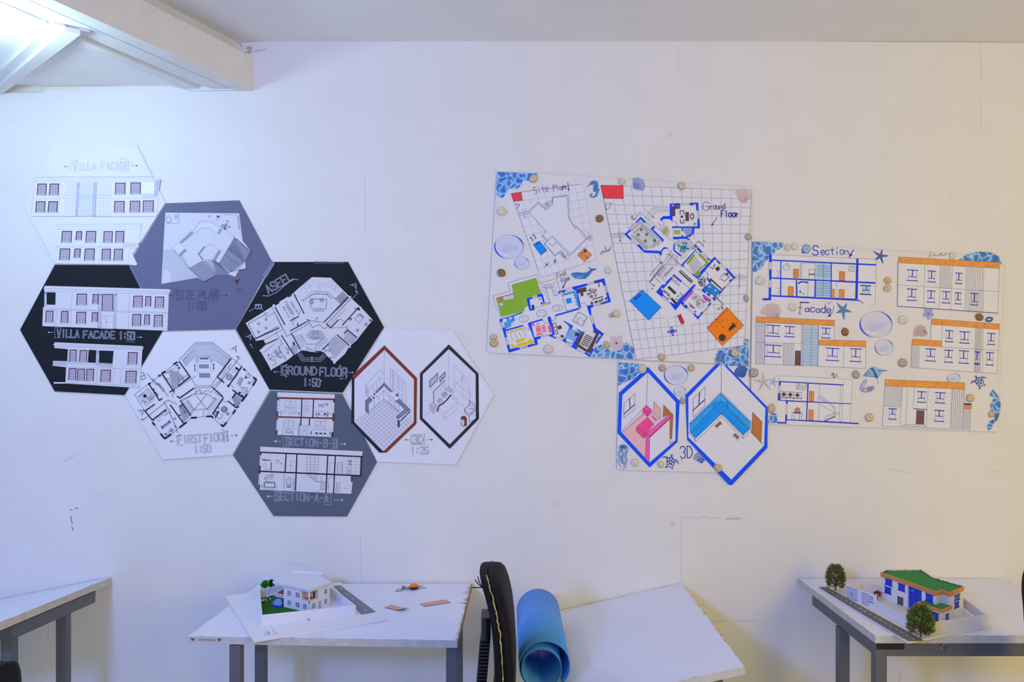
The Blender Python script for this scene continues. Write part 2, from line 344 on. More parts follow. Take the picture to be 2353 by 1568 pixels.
# --- grey site plan hexagon
z = (290, 440, 4.7514)
r = board('hexagonal_board', z, '440 128 720 118 1020 104 1240 96 1600 775 1195 1508 405 1528 30 795', GYB, 'grey hexagonal board with cut-out site plan sheet')
def f(s):
    s.text('SITE PLAN', 553, 1178, 1015, 1170, 88, 3.0, '#33364a', GYB)
    s.dash('600 1070 528 1068 525 1190 610 1195|945 1068 1018 1070 1010 1195 940 1195', .9, '#3a3f55')
    s.L('490 1138 520 1140|1030 1137 1070 1137', .8, '#3a3f55').star(482, 1138, 2, INK).star(1097, 1137, 2.8, INK)
title(r, z, f)
title(r, z, lambda s: s.text('1:100', 680, 1298, 890, 1290, 85, 2.6, '#3a3f55', GYB), 'scale_lettering')
def f(s):
    s.sheet('434 235 1240 242 1278 545 1370 655 1305 770 1310 848 1240 860 1195 935 1115 905 1000 915 855 988 790 945 390 1015', '#d9dbe2', .0008)
    g, k = '#9aa0b4', '#4a4f66'
    s.F('815 350 930 350 1020 400 990 450 910 400 815 405 760 460 600 570 520 610 590 550', '#dfe1e8')
    s.grid('412 640 640 640 800 940 390 1012', 22, 26, .4, '#8b92aa').F('420 860 480 870 500 990 400 1005', '#dcdee6').F('600 640 700 830 850 760 800 640', '#d9dbe2').F('520 600 600 560 660 640 590 710', '#e2e3ea')
    s.F('830 765 950 745 1000 910 855 985 690 840|1025 785 1190 505 1370 655 1305 770 1240 860 1120 890|945 750 1025 785 1120 900 1000 910', '#b7bac8')
    s.grid('690 840 830 765 1000 910 855 985', 26, 26, .4, '#6d7288').grid('1025 785 1190 505 1300 770 1150 885', 34, 26, .4, '#6d7288').grid('1190 505 1365 655 1300 770 1110 640', 26, 20, .4, '#6d7288')
    s.grid('945 750 1025 785 1120 900 1000 910', 12, 22, .4, '#6d7288')
    s.L('690 840 855 988 1000 912 1310 845|840 760 1000 905|860 755 1020 900|945 750 1120 895|965 748 1140 900|1190 505 1370 655 1300 770|1130 620 1300 770|1085 690 1225 800|1190 505 1025 785|1215 520 1330 640', .7, k)
    s.L('520 610 590 555 740 435 815 328 900 325 1045 395 1195 505|600 570 760 460 820 405 920 398 1000 470|500 610 590 710 660 640 600 570|850 740 790 680 865 605 935 580 1035 650 965 750 840 745|590 710 690 840', .6, g)
    s.F('590 555 720 435 740 455 610 570|580 690 650 625 668 650 598 712|795 680 855 600 870 612 805 692|955 745 1015 640 1040 652 985 760|1000 460 1030 405 1055 420 1022 470', '#a3a7b8').L('795 680 840 748', 1.6, '#565c74').L('805 690 868 605|970 755 1030 650|600 570 735 452|590 708 664 645', .6, k)
    s.L('434 355 582 350 582 240|1080 255 1210 262|1225 262 1250 420', .8, g).ell(470, 312, 30, 30, None, .8, k).L('540 255 545 300|552 255 555 300|565 255 566 300', .7, g)
    s.box4('998 268 1020 290', '#3c4054').L('1045 380 1060 365 1100 415 1085 415 1045 380|1075 400 1095 355 1110 365 1085 410|1100 320 1120 328 1115 345|1120 395 1140 385 1135 400', 1.1, '#3a3f55')
    s.L('460 260 480 262|905 285 925 265|915 260 930 280|985 310 1000 305|1030 270 1040 290', .6, k)
    for k2 in range(6): s.ell(1228+k2*2, 285+k2*24, 7, 10, None, .5, g, 8)
flat_part(z, .0058, 'site_plan_drawing', r, f)
def f(s):
    s.F('1183 962 1215 975 1252 945 1215 1025', '#6f2a33')
    s.L('1205 1060 1215 1090 1225 1055 1235 1095 1250 1060 1258 1090 1275 1070 1270 1100|1240 1110 1250 1120 1262 1108|1268 1105 1285 1125', .8, '#4d4a66')
flat_part(z, .0043, 'heart_doodle', r, f)
def f(s): s.sheet('1600 760 1630 790 1540 940 1485 920', '#8186a0', .0002)
tp = flat_part(z, .0062, 'tape_strip', r, f)
# --- black villa facade hexagon
z = (40, 590, 4.7526)
r = board('hexagonal_board', z, '412 88 1222 92 1590 815 1175 1515 412 1475 32 800', BKB, 'black hexagonal board with two white facade cut-outs, far left', side='#70757c')
def f(s):
    s.text('VILLA', 442, 878, 690, 884, 80, 2.9, WLN, BKB); s.text('FACADE', 728, 888, 1085, 895, 75, 2.9, WLN, BKB); s.text('1:50', 1120, 900, 1290, 908, 78, 2.9, WLN, BKB)
    s.dash('490 780 418 775 416 885 490 888|1210 815 1292 822 1290 920|1195 926 1280 932', .9, WLN)
    s.L('352 827 398 828|1312 880 1350 882', .8, WLN).star(350, 827, 2.4, '#e4e8f4').star(1357, 882, 2.4, '#e4e8f4')
title(r, z, f)
def f(s):
    s.sheet('310 320 1672 358 1680 390 1662 400 1645 810 282 760 290 575 285 565 302 545 305 380 298 350', PAP, .0008)
    s.F('330 390 428 392 425 528 330 525', BKB)
    g = '#8d92aa'
    s.L('300 350 890 368 1100 372 1680 388|310 378 900 390 1100 400 1670 405|285 568 895 585 1655 612|290 578 895 595 1650 625|900 340 885 785|1105 345 1095 400 1085 785|605 390 590 765|1235 410 1220 790|445 590 415 760', .6, g)
    s.F('905 405 925 405 918 780 892 780|1070 408 1095 408 1085 785 1062 785|305 385 328 390 325 555 303 550', '#cdced8').L('905 405 892 780|925 405 918 780|1070 408 1062 785|1095 408 1085 785|305 385 303 550|328 390 325 555', .6, '#6b7190')
    s.box4('902 405 926 430|1068 408 1096 432|305 390 328 410|888 775 918 787|1058 780 1085 790', '#9a9db0')
    s.L('930 645 1060 650 1055 780|930 645 925 775|980 650 975 775', .7, g).circles('975 715 6|988 715 6', '#8d92aa')
    s.F('890 785 925 780 1060 785 1058 795 930 790', '#9a9db0')
    s.wins('662 410 766 525|836 415 892 512|660 608 756 727|828 614 886 707|324 596 400 713|492 600 564 718', MAR, LIL, LN, -4)
    s.wins('938 415 1054 584', MAR, LIL, LN, -3, 6, 4)
    s.wins('1280 433 1374 548|1412 438 1466 536|1516 443 1606 555|1270 633 1358 750|1400 638 1452 737|1505 642 1592 758', MAR, LIL, LN, -4)
flat_part(z, .0056, 'upper_facade_cutout', r, f)
def f(s):
    s.sheet('420 936 1378 978 1385 1000 1372 1025 1360 1225 1345 1435 535 1385 405 1385 410 1370 535 1372 542 1208 395 1192 400 1138 555 1142 562 1010 412 998 415 970 402 965', PAP, .0008)
    s.F('788 1018 872 1022 866 1160 778 1155|905 1025 1060 1030 1048 1168 900 1160', BKB)
    g = '#8d92aa'
    s.L('415 955 1380 990|412 972 1382 1005|415 985 1378 1018|400 1165 880 1178 1050 1180|545 1205 1360 1228|560 1150 1050 1172|535 1380 1345 1412|1070 1230 1055 1410|1140 1235 1130 1410|885 1215 870 1395|575 1010 560 1145|680 1015 672 1148', .6, g)
    s.grid('905 1172 1048 1178 1045 1210 900 1200', 18, 1, .4, '#7b8098').F('882 1022 904 1024 895 1195 872 1192', '#cdced8').L('882 1022 872 1192|904 1024 895 1195', .6, '#6b7190').box4('878 1030 904 1052', '#9a9db0')
    s.F('400 1140 555 1145 550 1190 397 1190', '#c3c6d2').F('412 1372 536 1376 536 1386 408 1386', '#e8e8ec')
    s.wins('586 1020 655 1142|695 1026 770 1144|1222 1048 1318 1170|577 1222 652 1340|672 1228 746 1346|770 1230 844 1350|925 1240 1028 1360|1198 1252 1308 1372', MAR, LIL, LN, -6)
flat_part(z, .0060, 'lower_facade_cutout', r, f)
# --- black ground floor hexagon
z = (530, 590, 4.9)
r = board('hexagonal_board', z, '495 57 1325 57 1730 795 1265 1535 440 1500 60 820', BKB, 'black hexagonal board with a ground floor plan cut-out', side='#70757c')
def f(s):
    s.text('GROUND', 585, 1325, 990, 1332, 88, 2.9, WLN, BKB); s.text('FLOOR', 1008, 1338, 1325, 1350, 88, 2.9, WLN, BKB)
    s.dash('640 1225 570 1228 568 1335 640 1345|1225 1240 1310 1250 1308 1375 1240 1372', .9, WLN)
    s.L('500 1298 548 1296|1322 1305 1375 1304', .8, WLN)
    for a in ((500, 1298, 2.4), (632, 1220, 2.2), (632, 1350, 2), (1235, 1232, 2.2), (1375, 1304, 2.4), (1245, 1377, 2)): s.star(*a, '#e4e8f4')
title(r, z, f)
title(r, z, lambda s: s.text('1:50', 825, 1455, 1020, 1465, 85, 2.9, WLN, BKB).star(1022, 1400, 1.8, '#e4e8f4'), 'scale_lettering')
title(r, z, lambda s: s.text('ASEEL', 432, 418, 725, 245, 92, 2.9, WLN, BKB).L('365 440 430 445 520 405 620 320 690 265 730 255 765 262', 1.1, WLN), 'name_lettering')
title(r, z, lambda s: s.L('755 1085 805 1175 1020 1180 1075 1120|775 1085 815 1158 1010 1160 1055 1110|795 1085 828 1138 1005 1142 1045 1098', .8, WLN).arrow(918, 1190, 918, 1125, 1, WLN), 'entrance_steps')
title(r, z, lambda s: s.text('A', 1350, 322, 1440, 395, 55, 1.2, WLN).L('1345 500 1440 408 1425 390', .8, WLN).F('1405 385 1430 392 1415 405', WLN), 'section_mark', .0058)
title(r, z, lambda s: s.text('B', 285, 540, 285, 610, 70, 1.2, WLN).L('370 610 330 540 295 552|215 618 285 575', .8, WLN).F('290 545 305 555 290 562', WLN), 'section_mark', .0058)
title(r, z, lambda s: s.text('A', 178, 905, 245, 955, 60, 1.2, WLN).L('225 990 255 1032', .8, WLN).F('222 982 240 988 228 1000', WLN), 'section_mark')
def f(s):
    s.sheet('920 232 1132 240 1345 455 1470 570 1605 715 1560 765 1425 940 1335 1020 1290 1095 1175 1200 1040 1070 970 1078 800 1060 715 1110 640 1170 460 1275 425 1210 335 1055 402 990 375 935 290 950 175 750 500 545 555 510 700 420 790 340', PAP, .0008)
    g, k = '#7d84a0', '#1c2138'
    s.L('925 390 1095 395 1235 525 1345 455|925 390 790 505|935 400 1090 405 1225 520', .8, g)
    for i, q in enumerate(((780, 430), (830, 370), (900, 300), (980, 300), (1060, 310), (1130, 310), (1200, 370), (860, 330), (1010, 350), (1160, 350))): s.ell(q[0], q[1], 26+i % 3*9, 18+i % 4*7, None, .5, '#9aa0b6', 9, i)
    s.F('1265 392 1325 455 1245 528 1185 468', '#e8e8ec')
    for i in range(8):
        for j in range(8):
            if (i+j) % 2: s.F(' '.join('%f %f' % (1265+7.5*(i+a)-10*(j+b_), 392+7.9*(i+a)+9.5*(j+b_)) for a, b_ in ((0, 0), (1, 0), (1, 1), (0, 1))), k)
    s.grid('1180 885 1310 1000 1170 1150 1090 985', 12, 14, .45, '#7a8098').grid('1320 830 1420 915 1370 990 1270 940', 9, 9, .45, '#7a8098').grid('710 985 770 1010 735 1115 680 1040', 6, 9, .45, '#7a8098')
    s.L('500 560 615 765|720 425 830 640|1325 460 1060 735|1442 575 1265 770|680 722 765 677|680 835 860 735|690 865 787 1040|580 890 715 1105|400 988 530 928|1085 760 1130 802 1215 715|1205 882 1345 1008|1285 862 1320 825 1425 912|1105 985 1040 1045|800 1062 858 1066|965 1070 1020 1066|550 805 262 935|870 712 885 722|760 775 760 755', 2.3, k)
    s.L('1320 470 1200 600|530 928 470 960|850 740 780 775', 1.6, '#5b2433')
    s.dash('205 755 440 625|290 920 535 790|205 760 290 920|820 500 905 440 950 420 1090 425 1150 480', 2.2, k, 2.4, 3)
    s.F('650 450 690 430 695 440 655 462|500 545 550 512 556 522 505 556|1560 745 1600 715 1590 705', k).box4('480 540 505 565|1450 565 1475 585|1340 445 1360 465|1335 1005 1355 1025|335 1045 345 1070|455 1262 468 1278|1160 1190 1185 1205', '#f0f0f4')
    s.circles('405 708 12|320 755 12|403 805 12|320 848 12|1432 830 13|1528 765 16|1030 490 20|915 510 22', '#b2b6c6', .9, '#5b6180')
    s.F('620 545 650 530 720 645 690 660', '#a9adbd').F('930 595 1055 600 1052 620 928 615', '#b2b6c6')
    s.L('905 475 1085 480 1080 590 905 580 905 475|920 480 990 478|600 570 625 615|640 640 665 680|690 520 720 570|740 590 765 640|610 515 635 505 640 525', .8, '#5b6180')
    for x, y in ((612, 515), (585, 575), (600, 605), (618, 640), (640, 680), (675, 520), (690, 550), (705, 580), (725, 615), (690, 690)): s.L('%d %d %d %d %d %d' % (x, y, x+20, y-9, x+28, y+8), .6, '#6b7190')
    s.L('880 720 925 800 1005 765 1065 815 1110 770|880 720 1055 740|960 720 985 685', .8, '#3a4058').F('972 690 988 682 980 700', k)
    for i in range(5): s.ell(960, 885, 100-i*20, 52-i*10, None, .6, '#6b7190', 8)
    s.L('890 825 1030 840|880 870 1040 880|890 910 1030 915|940 830 935 930|985 835 980 930', .5, '#6b7190')
    for i in range(7): s.L('%d %d %d %d' % (725+i*9, 905+i*20, 800+i*6, 880+i*20), .6, '#7d84a0'); s.L('%d %d %d %d' % (1010+i*14, 1030-i*12, 985+i*14, 985-i*14), .6, '#7d84a0')
    s.L('690 865 880 760 880 720|800 880 860 985 980 985 1060 900|860 1020 860 1070 910 1045 860 1020|965 995 965 1070 910 1045|1310 800 1130 800|1215 715 1250 705 1285 740|1320 830 1310 775|765 677 790 605|720 775 700 745 725 710|640 900 575 770 470 570|640 900 690 870|370 610 410 680 500 630 585 800|380 940 590 820|515 850 590 980 540 1020 630 1165', .7, '#4a5070')
    s.L('1350 455 1130 660|1300 590 1110 780|1290 480 1100 690', .6, '#6b7190').L('1355 480 1080 765', .9, '#3a4058')
    s.F('1420 670 1460 640 1505 680 1490 690 1455 655', '#7d84a0').L('1400 700 1460 655 1500 690 1450 750 1400 700', .6, '#6b7190').box4('1340 690 1365 715|1435 580 1460 605|1405 580 1415 595|1560 708 1575 722', k).circles('1352 703 6', '#e8e8ec')
    s.L('430 1110 470 1100 475 1140 440 1150 430 1110|480 1080 510 1075 520 1120 490 1130|460 1170 500 1160 515 1210 475 1225|380 1080 500 980|545 1010 560 1060 620 1140|640 1050 620 1010', .7, '#5b6180')
    for x, y in ((515, 1060), (530, 1090), (555, 1080), (540, 1120), (570, 1130), (650, 1080), (660, 1040)): s.ell(x, y, 11, 14, '#bfc3d2', .7, '#4a5070', 8, .4)
    s.circles('430 1100 6|455 1155 6|1120 1140 5|1132 1138 5|1145 1137 5', k).L('1050 1040 1080 1060 1060 1085|1085 1045 1110 1065|1110 1035 1130 1050 1110 1070', .9, '#4a5070')
    s.F('700 955 730 970 725 1000 710 995', '#3a4058')
flat_part(z, .0056, 'floor_plan_cutout', r, f)
def f(s): s.sheet('945 57 1280 62 1280 80 948 84', '#474d58', .0002)
flat_part(z, .0045, 'tape_strip', r, f)
# --- white first floor hexagon
z = (280, 750, 4.9)
r = board('hexagonal_board', z, '465 62 1280 44 1670 715 1250 1452 465 1505 38 778', WHB, 'white hexagonal board with a first floor plan')
def f(s):
    s.text('FIRST', 645, 1318, 918, 1306, 88, 2.9, '#5b6384', WHB); s.text('FIOOR', 938, 1308, 1215, 1278, 88, 2.9, '#5b6384', WHB)
    s.dash('660 1228 622 1235 628 1338 680 1338|1140 1172 1195 1178 1205 1290 1150 1303', .9, INK)
    s.L('555 1292 605 1296|1232 1232 1262 1230', .8, INK).star(562, 1293, 2.6, INK).star(1293, 1225, 3, INK).star(660, 1225, 1.6, INK).star(685, 1340, 1.6, INK).star(1137, 1168, 1.6, INK).star(1152, 1303, 1.5, INK)
title(r, z, f)
title(r, z, lambda s: s.text('1:50', 828, 1428, 1020, 1418, 85, 2.9, '#6d7594', WHB), 'scale_lettering')
for q in (('A', 1232, 262, 1315, 305, 62, 1.0, INK), ('B', 238, 605, 300, 570, 75, 1.0, INK), ('A', 185, 950, 250, 1030, 60, 1.0, INK)): title(r, z, lambda s: s.text(*q), 'section_mark', .0050)
def f(s):
    g, k, m = '#8a90a8', '#12162e', '#5b6180'
    s.F('830 180 1030 180 1260 370 1160 470 1000 330 850 330 725 450 650 380', '#e2e3ea')
    for i in range(8):
        t = i*16
        s.L('%d %d %d %d %d %d %d %d' % (690+t*.35, 385+t*.5, 850+t*.06, 212+t, 1015-t*.06, 212+t, 1230-t*.6, 385+t*.6), .7, m)
    s.L('650 375 835 182 1025 180 1260 370|690 390 850 212 1015 212 1225 385|690 390 735 455|1160 460 1040 375', .8, m)
    for i in range(34):
        a, b = (840, 195) if i < 14 else ((840+(i-14)*20, 195) if i < 24 else (1030, 195))
        if i < 14: x, y = 660+i*13, 372-i*13
        elif i < 24: x, y = a, b
        else: x, y = 1035+(i-24)*22, 200+(i-24)*18
        s.ell(x, y, 9, 7, None, .5, g, 7)
    s.F('845 340 1010 330 1010 352 845 356', '#b9bdcc')
    s.L('840 360 1015 360 1015 400 840 400 840 360|825 420 860 420 860 510 825 510 825 420|1005 415 1045 415 1045 500 1005 500 1005 415', .5, g).L('890 366 910 366|925 366 942 366|955 366 975 366|828 440 828 455|828 480 828 492|1038 430 1038 445|1038 465 1038 478', 2, k)
    s.circles('850 385 16|1015 378 16', '#d5d7e0', .7, m).F('880 432 980 432 980 470 880 470|880 532 996 532 996 574 880 574', '#9297ab').L('880 432 980 432 980 470 880 470 880 432|880 532 996 532 996 574 880 574 880 532|870 520 890 520|985 575 1000 575', .7, m)
    s.L('655 400 775 570 645 670|462 540 592 735|548 740 590 712|818 697 658 808 632 790|668 838 780 1000|308 645 430 835 458 815|372 880 268 955 350 1055 505 938|1232 368 1080 570 1152 632|1355 455 1205 675|1035 695 1140 790|1145 810 1028 985|1255 720 1385 815|1250 805 1285 755|1205 845 1290 915|700 1090 555 888|655 905 690 880|1060 1025 1095 960', 2.7, k)
    s.L('590 430 630 405|458 530 498 508|420 560 445 550|350 1080 378 1115|445 1210 490 1265 562 1215|655 1140 735 1080|785 1032 848 1026|960 1014 1020 1014 1030 1030|1415 765 1355 845|1120 1105 1145 1128 1185 1082|1375 480 1395 495|1485 575 1520 600 1480 668|1255 985 1285 940|1300 915 1318 900|1195 665 1212 680|305 655 330 640|1285 465 1320 490', 4.0, k, ext=.1)
    s.L('655 400 630 405|592 430 500 508|458 530 330 640|150 770 308 645|150 770 262 945|190 800 300 700 375 795 280 880|378 1115 445 1210|562 1215 655 1140|735 1080 785 1032|848 1026 960 1014|1030 1030 1120 1105|1185 1082 1255 985|1395 495 1485 575|1480 668 1415 765|1260 370 1355 455', .8, m)
    for i in range(9): s.L('%d %d %d %d' % (185+i*11, 790+i*15, 300+i*9, 705+i*15), .5, g)
    s.circles('267 785 19', k).L('225 860 240 830 275 850 260 870|295 810 330 790 340 820 310 825 295 810|330 765 365 800', .8, '#2a3050')
    s.grid('470 540 600 480 700 570 600 720', 14, 13, .45, m).F('480 540 540 520 560 640 600 720 540 640', WHB).grid('650 900 700 890 775 1000 700 1085', 8, 12, .45, m).grid('1290 760 1360 820 1300 910 1250 820', 8, 9, .45, m)
    s.F('540 480 620 440 650 500 630 520', WHB).circles('632 440 11|652 468 11|515 585 5|530 592 5', k).L('515 525 590 470 630 520 650 490 600 450|520 600 540 590 548 640 600 710|680 590 740 550 752 575 695 615 680 590|690 595 705 590 700 605|640 570 650 620 640 640', .7, '#3a4058')
    s.L('590 715 840 560|605 735 575 770 580 800|775 570 840 670 1005 670 1075 575|840 690 1005 690 1140 600|1035 695 1005 670|840 690 840 750 885 708 900 755 975 718 1015 745 1040 710|690 840 840 750|670 830 825 760 965 760 1060 820 970 930 820 940 740 830|820 940 965 760|965 930 825 760|1145 810 1050 740', .8, '#4a5070')
    for i in range(7): s.L('%d %d %d %d' % (700+i*13, 880+i*17, 762+i*9, 835+i*15), .6, m); s.L('%d %d %d %d' % (1120-i*17, 845+i*18, 1040-i*12, 800+i*20), .6, m)
    s.L('960 930 1010 1010|820 940 780 990|930 940 925 1015', .6, m)
    s.L('1330 355 1058 695|300 545 395 660 415 640 530 790|350 590 480 720|250 1055 525 830 635 880|490 1000 545 965 640 1200|480 850 555 970', .9, '#2a3050').F('1300 330 1325 345 1310 355|228 1045 248 1040 238 1060', k).L('1330 355 1300 335|250 1055 230 1040|300 545 290 530', .8, k)
    s.L('415 660 440 645 490 720 470 735 415 660|1080 570 1170 490|1110 600 1200 470 1240 420|1170 520 1180 540|1215 440 1205 470 1225 480|1120 590 1150 610', .6, m)
    for x, y in ((365, 705), (385, 740), (405, 765)): s.L('%d %d %d %d' % (x, y, x+8, y+10), 2.2, k)
    s.circles('1215 570 34', '#a9adbe', .7, m).circles('1160 935 34|1160 935 24|1160 935 12', None, 1, '#3a4058').circles('565 1168 18|1437 635 12|1200 985 14|605 1038 10', '#a9adbe', .8, '#3a4058').circles('370 1058 7|503 960 7|1093 918 7|660 1000 10|1270 885 10', '#3a4058')
    s.F('1335 570 1375 585 1335 675 1298 645', '#a9adbe').F('1390 570 1412 562 1415 582 1395 588|1318 745 1335 735 1350 755 1330 768|1345 780 1360 768 1378 785 1362 798|1285 725 1298 720 1298 732', k)
    s.L('1400 545 1440 540 1448 575 1415 580 1400 545|1275 600 1330 500|1330 690 1420 690 1400 760 1345 740|1460 640 1495 590|1230 660 1250 670 1265 705|1150 830 1165 855 1205 840', .7, m)
    for x, y in ((1350, 690), (1370, 705), (1385, 685), (1400, 715), (1360, 720), (1380, 735), (1415, 735), (1260, 490), (1275, 510), (1250, 520), (1290, 500)): s.circles('%d %d 5' % (x, y), '#5b6180')
    s.F('455 1130 545 1065 555 1080 465 1145', '#8d92a8').L('455 1130 545 1065 555 1080 465 1145 455 1130', .7, m).L('455 1130 468 1148|540 1065 552 1082|500 1210 508 1222|610 1122 618 1134', 2.2, k)
    s.L('400 1030 430 1015 440 1030|450 1000 470 990 478 1005|405 1045 425 1070 450 1050|530 1180 545 1205 500 1220 490 1200|1100 980 1145 1000 1115 1045 1070 1015|1040 990 1070 950|1050 1000 1075 990 1080 960', .7, '#4a5070').circles('1052 995 8|1072 965 8', '#8d92a8', .7, INK)
    s.L('700 960 715 950 722 970 708 975|1280 880 1290 870|1305 870 1330 880 1335 850', .9, '#3a4058')
    s.L('1130 1080 1185 1082 1150 1120', .5, m)
flat_part(z, .0043, 'floor_plan_drawing', r, f)
# --- grey sections hexagon
z = (530, 890, 5.057)
r = board('hexagonal_board', z, '465 38 1300 73 1705 872 1355 1506 500 1500 30 790', GYD, 'dark grey hexagonal board with two section drawings, lowest of the cluster')
def f(s):
    c = '#b3bbcf'
    s.text('SECTION-B-B', 645, 670, 1250, 698, 82, 2.6, c, GYD).dash('685 580 612 576 618 685 685 692|1160 590 1248 595 1238 712 1160 710', .9, '#d3d9e8').L('525 628 595 630|1270 660 1315 660', .9, '#d3d9e8').star(525, 628, 3.4, '#e4e8f0').star(1330, 661, 3.4, '#e4e8f0')
title(r, z, f)
title(r, z, lambda s: s.text('SECTION-A-A', 528, 1308, 1150, 1332, 88, 2.6, '#b3bbcf', GYD).dash('585 1210 512 1208 515 1322 580 1328|1075 1235 1172 1242 1165 1365 1080 1362', .9, '#d3d9e8').L('440 1266 495 1266|1208 1308 1265 1308', .9, '#d3d9e8').star(438, 1267, 3.4, '#e4e8f0').star(1294, 1308, 3.4, '#e4e8f0'))
def f(s):
    s.sheet('550 58 1215 82 1210 180 1195 520 1170 578 530 552 545 280', PAP, .0008)
    b, k, g = '#7a3526', '#1c1c28', '#80869e'
    s.L('552 124 1208 142', 4, b).L('548 345 1205 362', 3.6, b).F('550 125 572 125 568 152 548 152|540 280 560 280 556 378 536 376|530 498 552 498 548 552 526 552|1188 300 1208 302 1205 395 1182 392', b).F('1198 140 1214 142 1212 178 1195 178|1180 520 1196 520 1190 575 1170 572', '#3a2224')
    s.L('832 145 826 340|968 150 960 348|822 362 820 440|922 368 918 440', 2.6, k)
    s.L('552 285 545 500|575 152 558 340', .6, g)
    s.L('635 155 765 162 762 300|635 155 632 300|700 162 660 240 740 245 700 162|700 162 698 240|635 235 765 240|640 290 760 295|640 265 755 268', .6, g).L('578 280 590 268 608 285 600 310 580 300 578 280|590 310 588 330', .8, '#4a5070')
    s.L('685 310 800 300 800 330|685 310 685 335|860 150 855 340|910 155 900 290|885 150 880 290|855 220 935 224|858 255 930 258|860 290 925 292', .6, g).L('790 300 806 303', 1.6, k)
    s.L('1000 280 1140 290 1135 350|1000 280 998 325 1130 330|1010 330 1008 348|1120 330 1120 350', .7, '#4a5070').F('1025 200 1080 205 1078 232 1022 228|1095 182 1132 186 1130 216 1092 212', '#aeb2c2').L('1025 200 1080 205 1078 232|1132 186 1130 216', .8, k)
    s.F('1015 308 1028 298 1040 310 1026 320|1080 312 1095 300 1120 305 1108 322|1150 310 1170 302 1168 316', k)
    s.L('998 310 998 325|1132 300 1130 330', 1.4, k)
    s.L('620 380 742 386 735 490|620 380 612 490|680 384 672 490|615 410 740 416|614 440 738 445|612 470 736 475', .6, g).L('612 505 612 552|728 505 726 560|650 490 700 495 720 520 640 520 650 490|640 530 710 532', .8, '#3a4058')
    s.F('795 412 815 415 805 560 785 558', '#a6aabc').L('835 430 828 560|860 430 852 562|885 435 878 565|905 440 900 565|870 500 868 520', .6, g)
    s.L('990 390 1112 396 1105 490|990 390 985 480|1050 395 1005 455 1095 460 1050 395|1000 455 1000 480 1100 488 1108 460|930 490 1190 500|930 540 1180 560|1050 400 1050 455', .6, g).L('940 515 938 540|1160 525 1158 545', 2, k).F('990 525 1020 527 1018 542 988 540|1038 528 1068 530 1066 544 1036 542|1085 530 1115 532 1112 546 1082 544', k)
flat_part(z, .0056, 'short_section_drawing', r, f)
def f(s):
    s.sheet('350 690 1538 744 1530 810 1515 1035 1418 1032 1420 1105 1405 1238 325 1190 340 900', PAP, .0008)
    b, k, g = '#74301f', '#17181f', '#80869e'
    s.L('352 755 1532 806|340 975 1515 1028', 3.2, '#241d24').F('348 755 368 755 364 790 345 788|338 910 358 910 354 970 335 968|335 975 355 975 352 1005 332 1005|330 1130 348 1130 344 1190 325 1190', b).F('1512 810 1532 812 1520 1035 1505 1030|1400 1032 1420 1035 1418 1100 1402 1098', '#4a2224')
    s.L('650 775 638 975|775 782 758 1195|1132 800 1112 1225|1220 805 1200 1225', 2.7, k)
    s.L('352 790 345 905|345 1010 340 1125', .6, g)
    s.L('370 838 475 848|378 845 470 850', 1.2, '#3a4058').L('478 880 474 965', 1.8, k).L('375 852 470 850 470 880|370 880 400 950 450 965|395 870 440 960', .6, g)
    s.F('540 840 565 842 562 862 538 860|575 875 610 880 608 895 572 890', '#b5ad98').circles('525 850 5|535 880 5|565 855 5|545 878 4', '#7c7766')
    s.L('700 970 705 852 765 856 760 975|1150 1000 1155 875 1210 880|1140 1000 1195 1005', .6, g).circles('697 912 5', '#80869e')
    s.grid('890 795 1028 800 1018 995 885 990', 3, 6, .7, '#7a8098')
    s.grid('1310 815 1515 825 1505 1015 1300 1005', 4, 5, .5, '#8d92a8').L('1375 850 1410 850|1385 850 1380 900 1405 905|1400 860 1398 890', 1.2, '#3a4058').F('1242 1005 1245 870 1300 880 1298 1005', '#cfd1dc').L('1240 1005 1245 885 1270 862 1300 880 1298 1008', .7, '#4a5070').L('1350 1000 1400 1005|1355 950 1405 955|1352 970 1405 975|1350 985 1402 990', .9, '#6b7190')
    s.circles('492 1018 16|455 1032 16|416 1062 18', '#cfd1dc', .9, '#5b6180').circles('418 1022 8|482 1058 12', '#aeb2c2')
    s.L('395 1155 398 1110 420 1095 440 1112 458 1096 475 1112 500 1100 520 1118 515 1160', 1.6, INK).L('360 1160 555 1168|390 1180 520 1186|630 1010 625 1190|395 1155 515 1160|365 1130 370 1160|530 1140 550 1150', .8, '#5b6180')
    s.F('652 1130 655 1065 680 1045 708 1060 708 1135', '#cfd1dc').L('652 1130 655 1065 680 1045 710 1062 708 1135 652 1130|655 1140 700 1142 695 1160 660 1158', .7, '#4a5070').L('662 1155 700 1157', 1.8, k).F('735 1050 755 1052 745 1195 722 1192', '#b5b8c8')
    s.L('890 1010 990 1095 1050 1100|1000 1020 1000 1090|1058 1030 1055 1100 1050 1180 1010 1215|1000 1090 1110 1098', .7, g)
    for i in range(9): s.L('%d %d %d %d' % (905+i*11, 1012+i*2, 900+i*11, 1025+i*9), .5, g)
    for i in range(6): s.L('%d %d %d %d' % (1052, 1105+i*17, 1112, 1107+i*17), .7, '#6b7190')
    s.L('1140 1215 1140 1060 1170 1042 1200 1060|1135 1150 1155 1155|1225 1215 1235 1110 1275 1112 1262 1220|1245 1110 1242 1215', .7, '#6b7190').L('1330 1170 1355 1180', 1.5, '#aeb2c2')
flat_part(z, .0056, 'long_section_drawing', r, f)
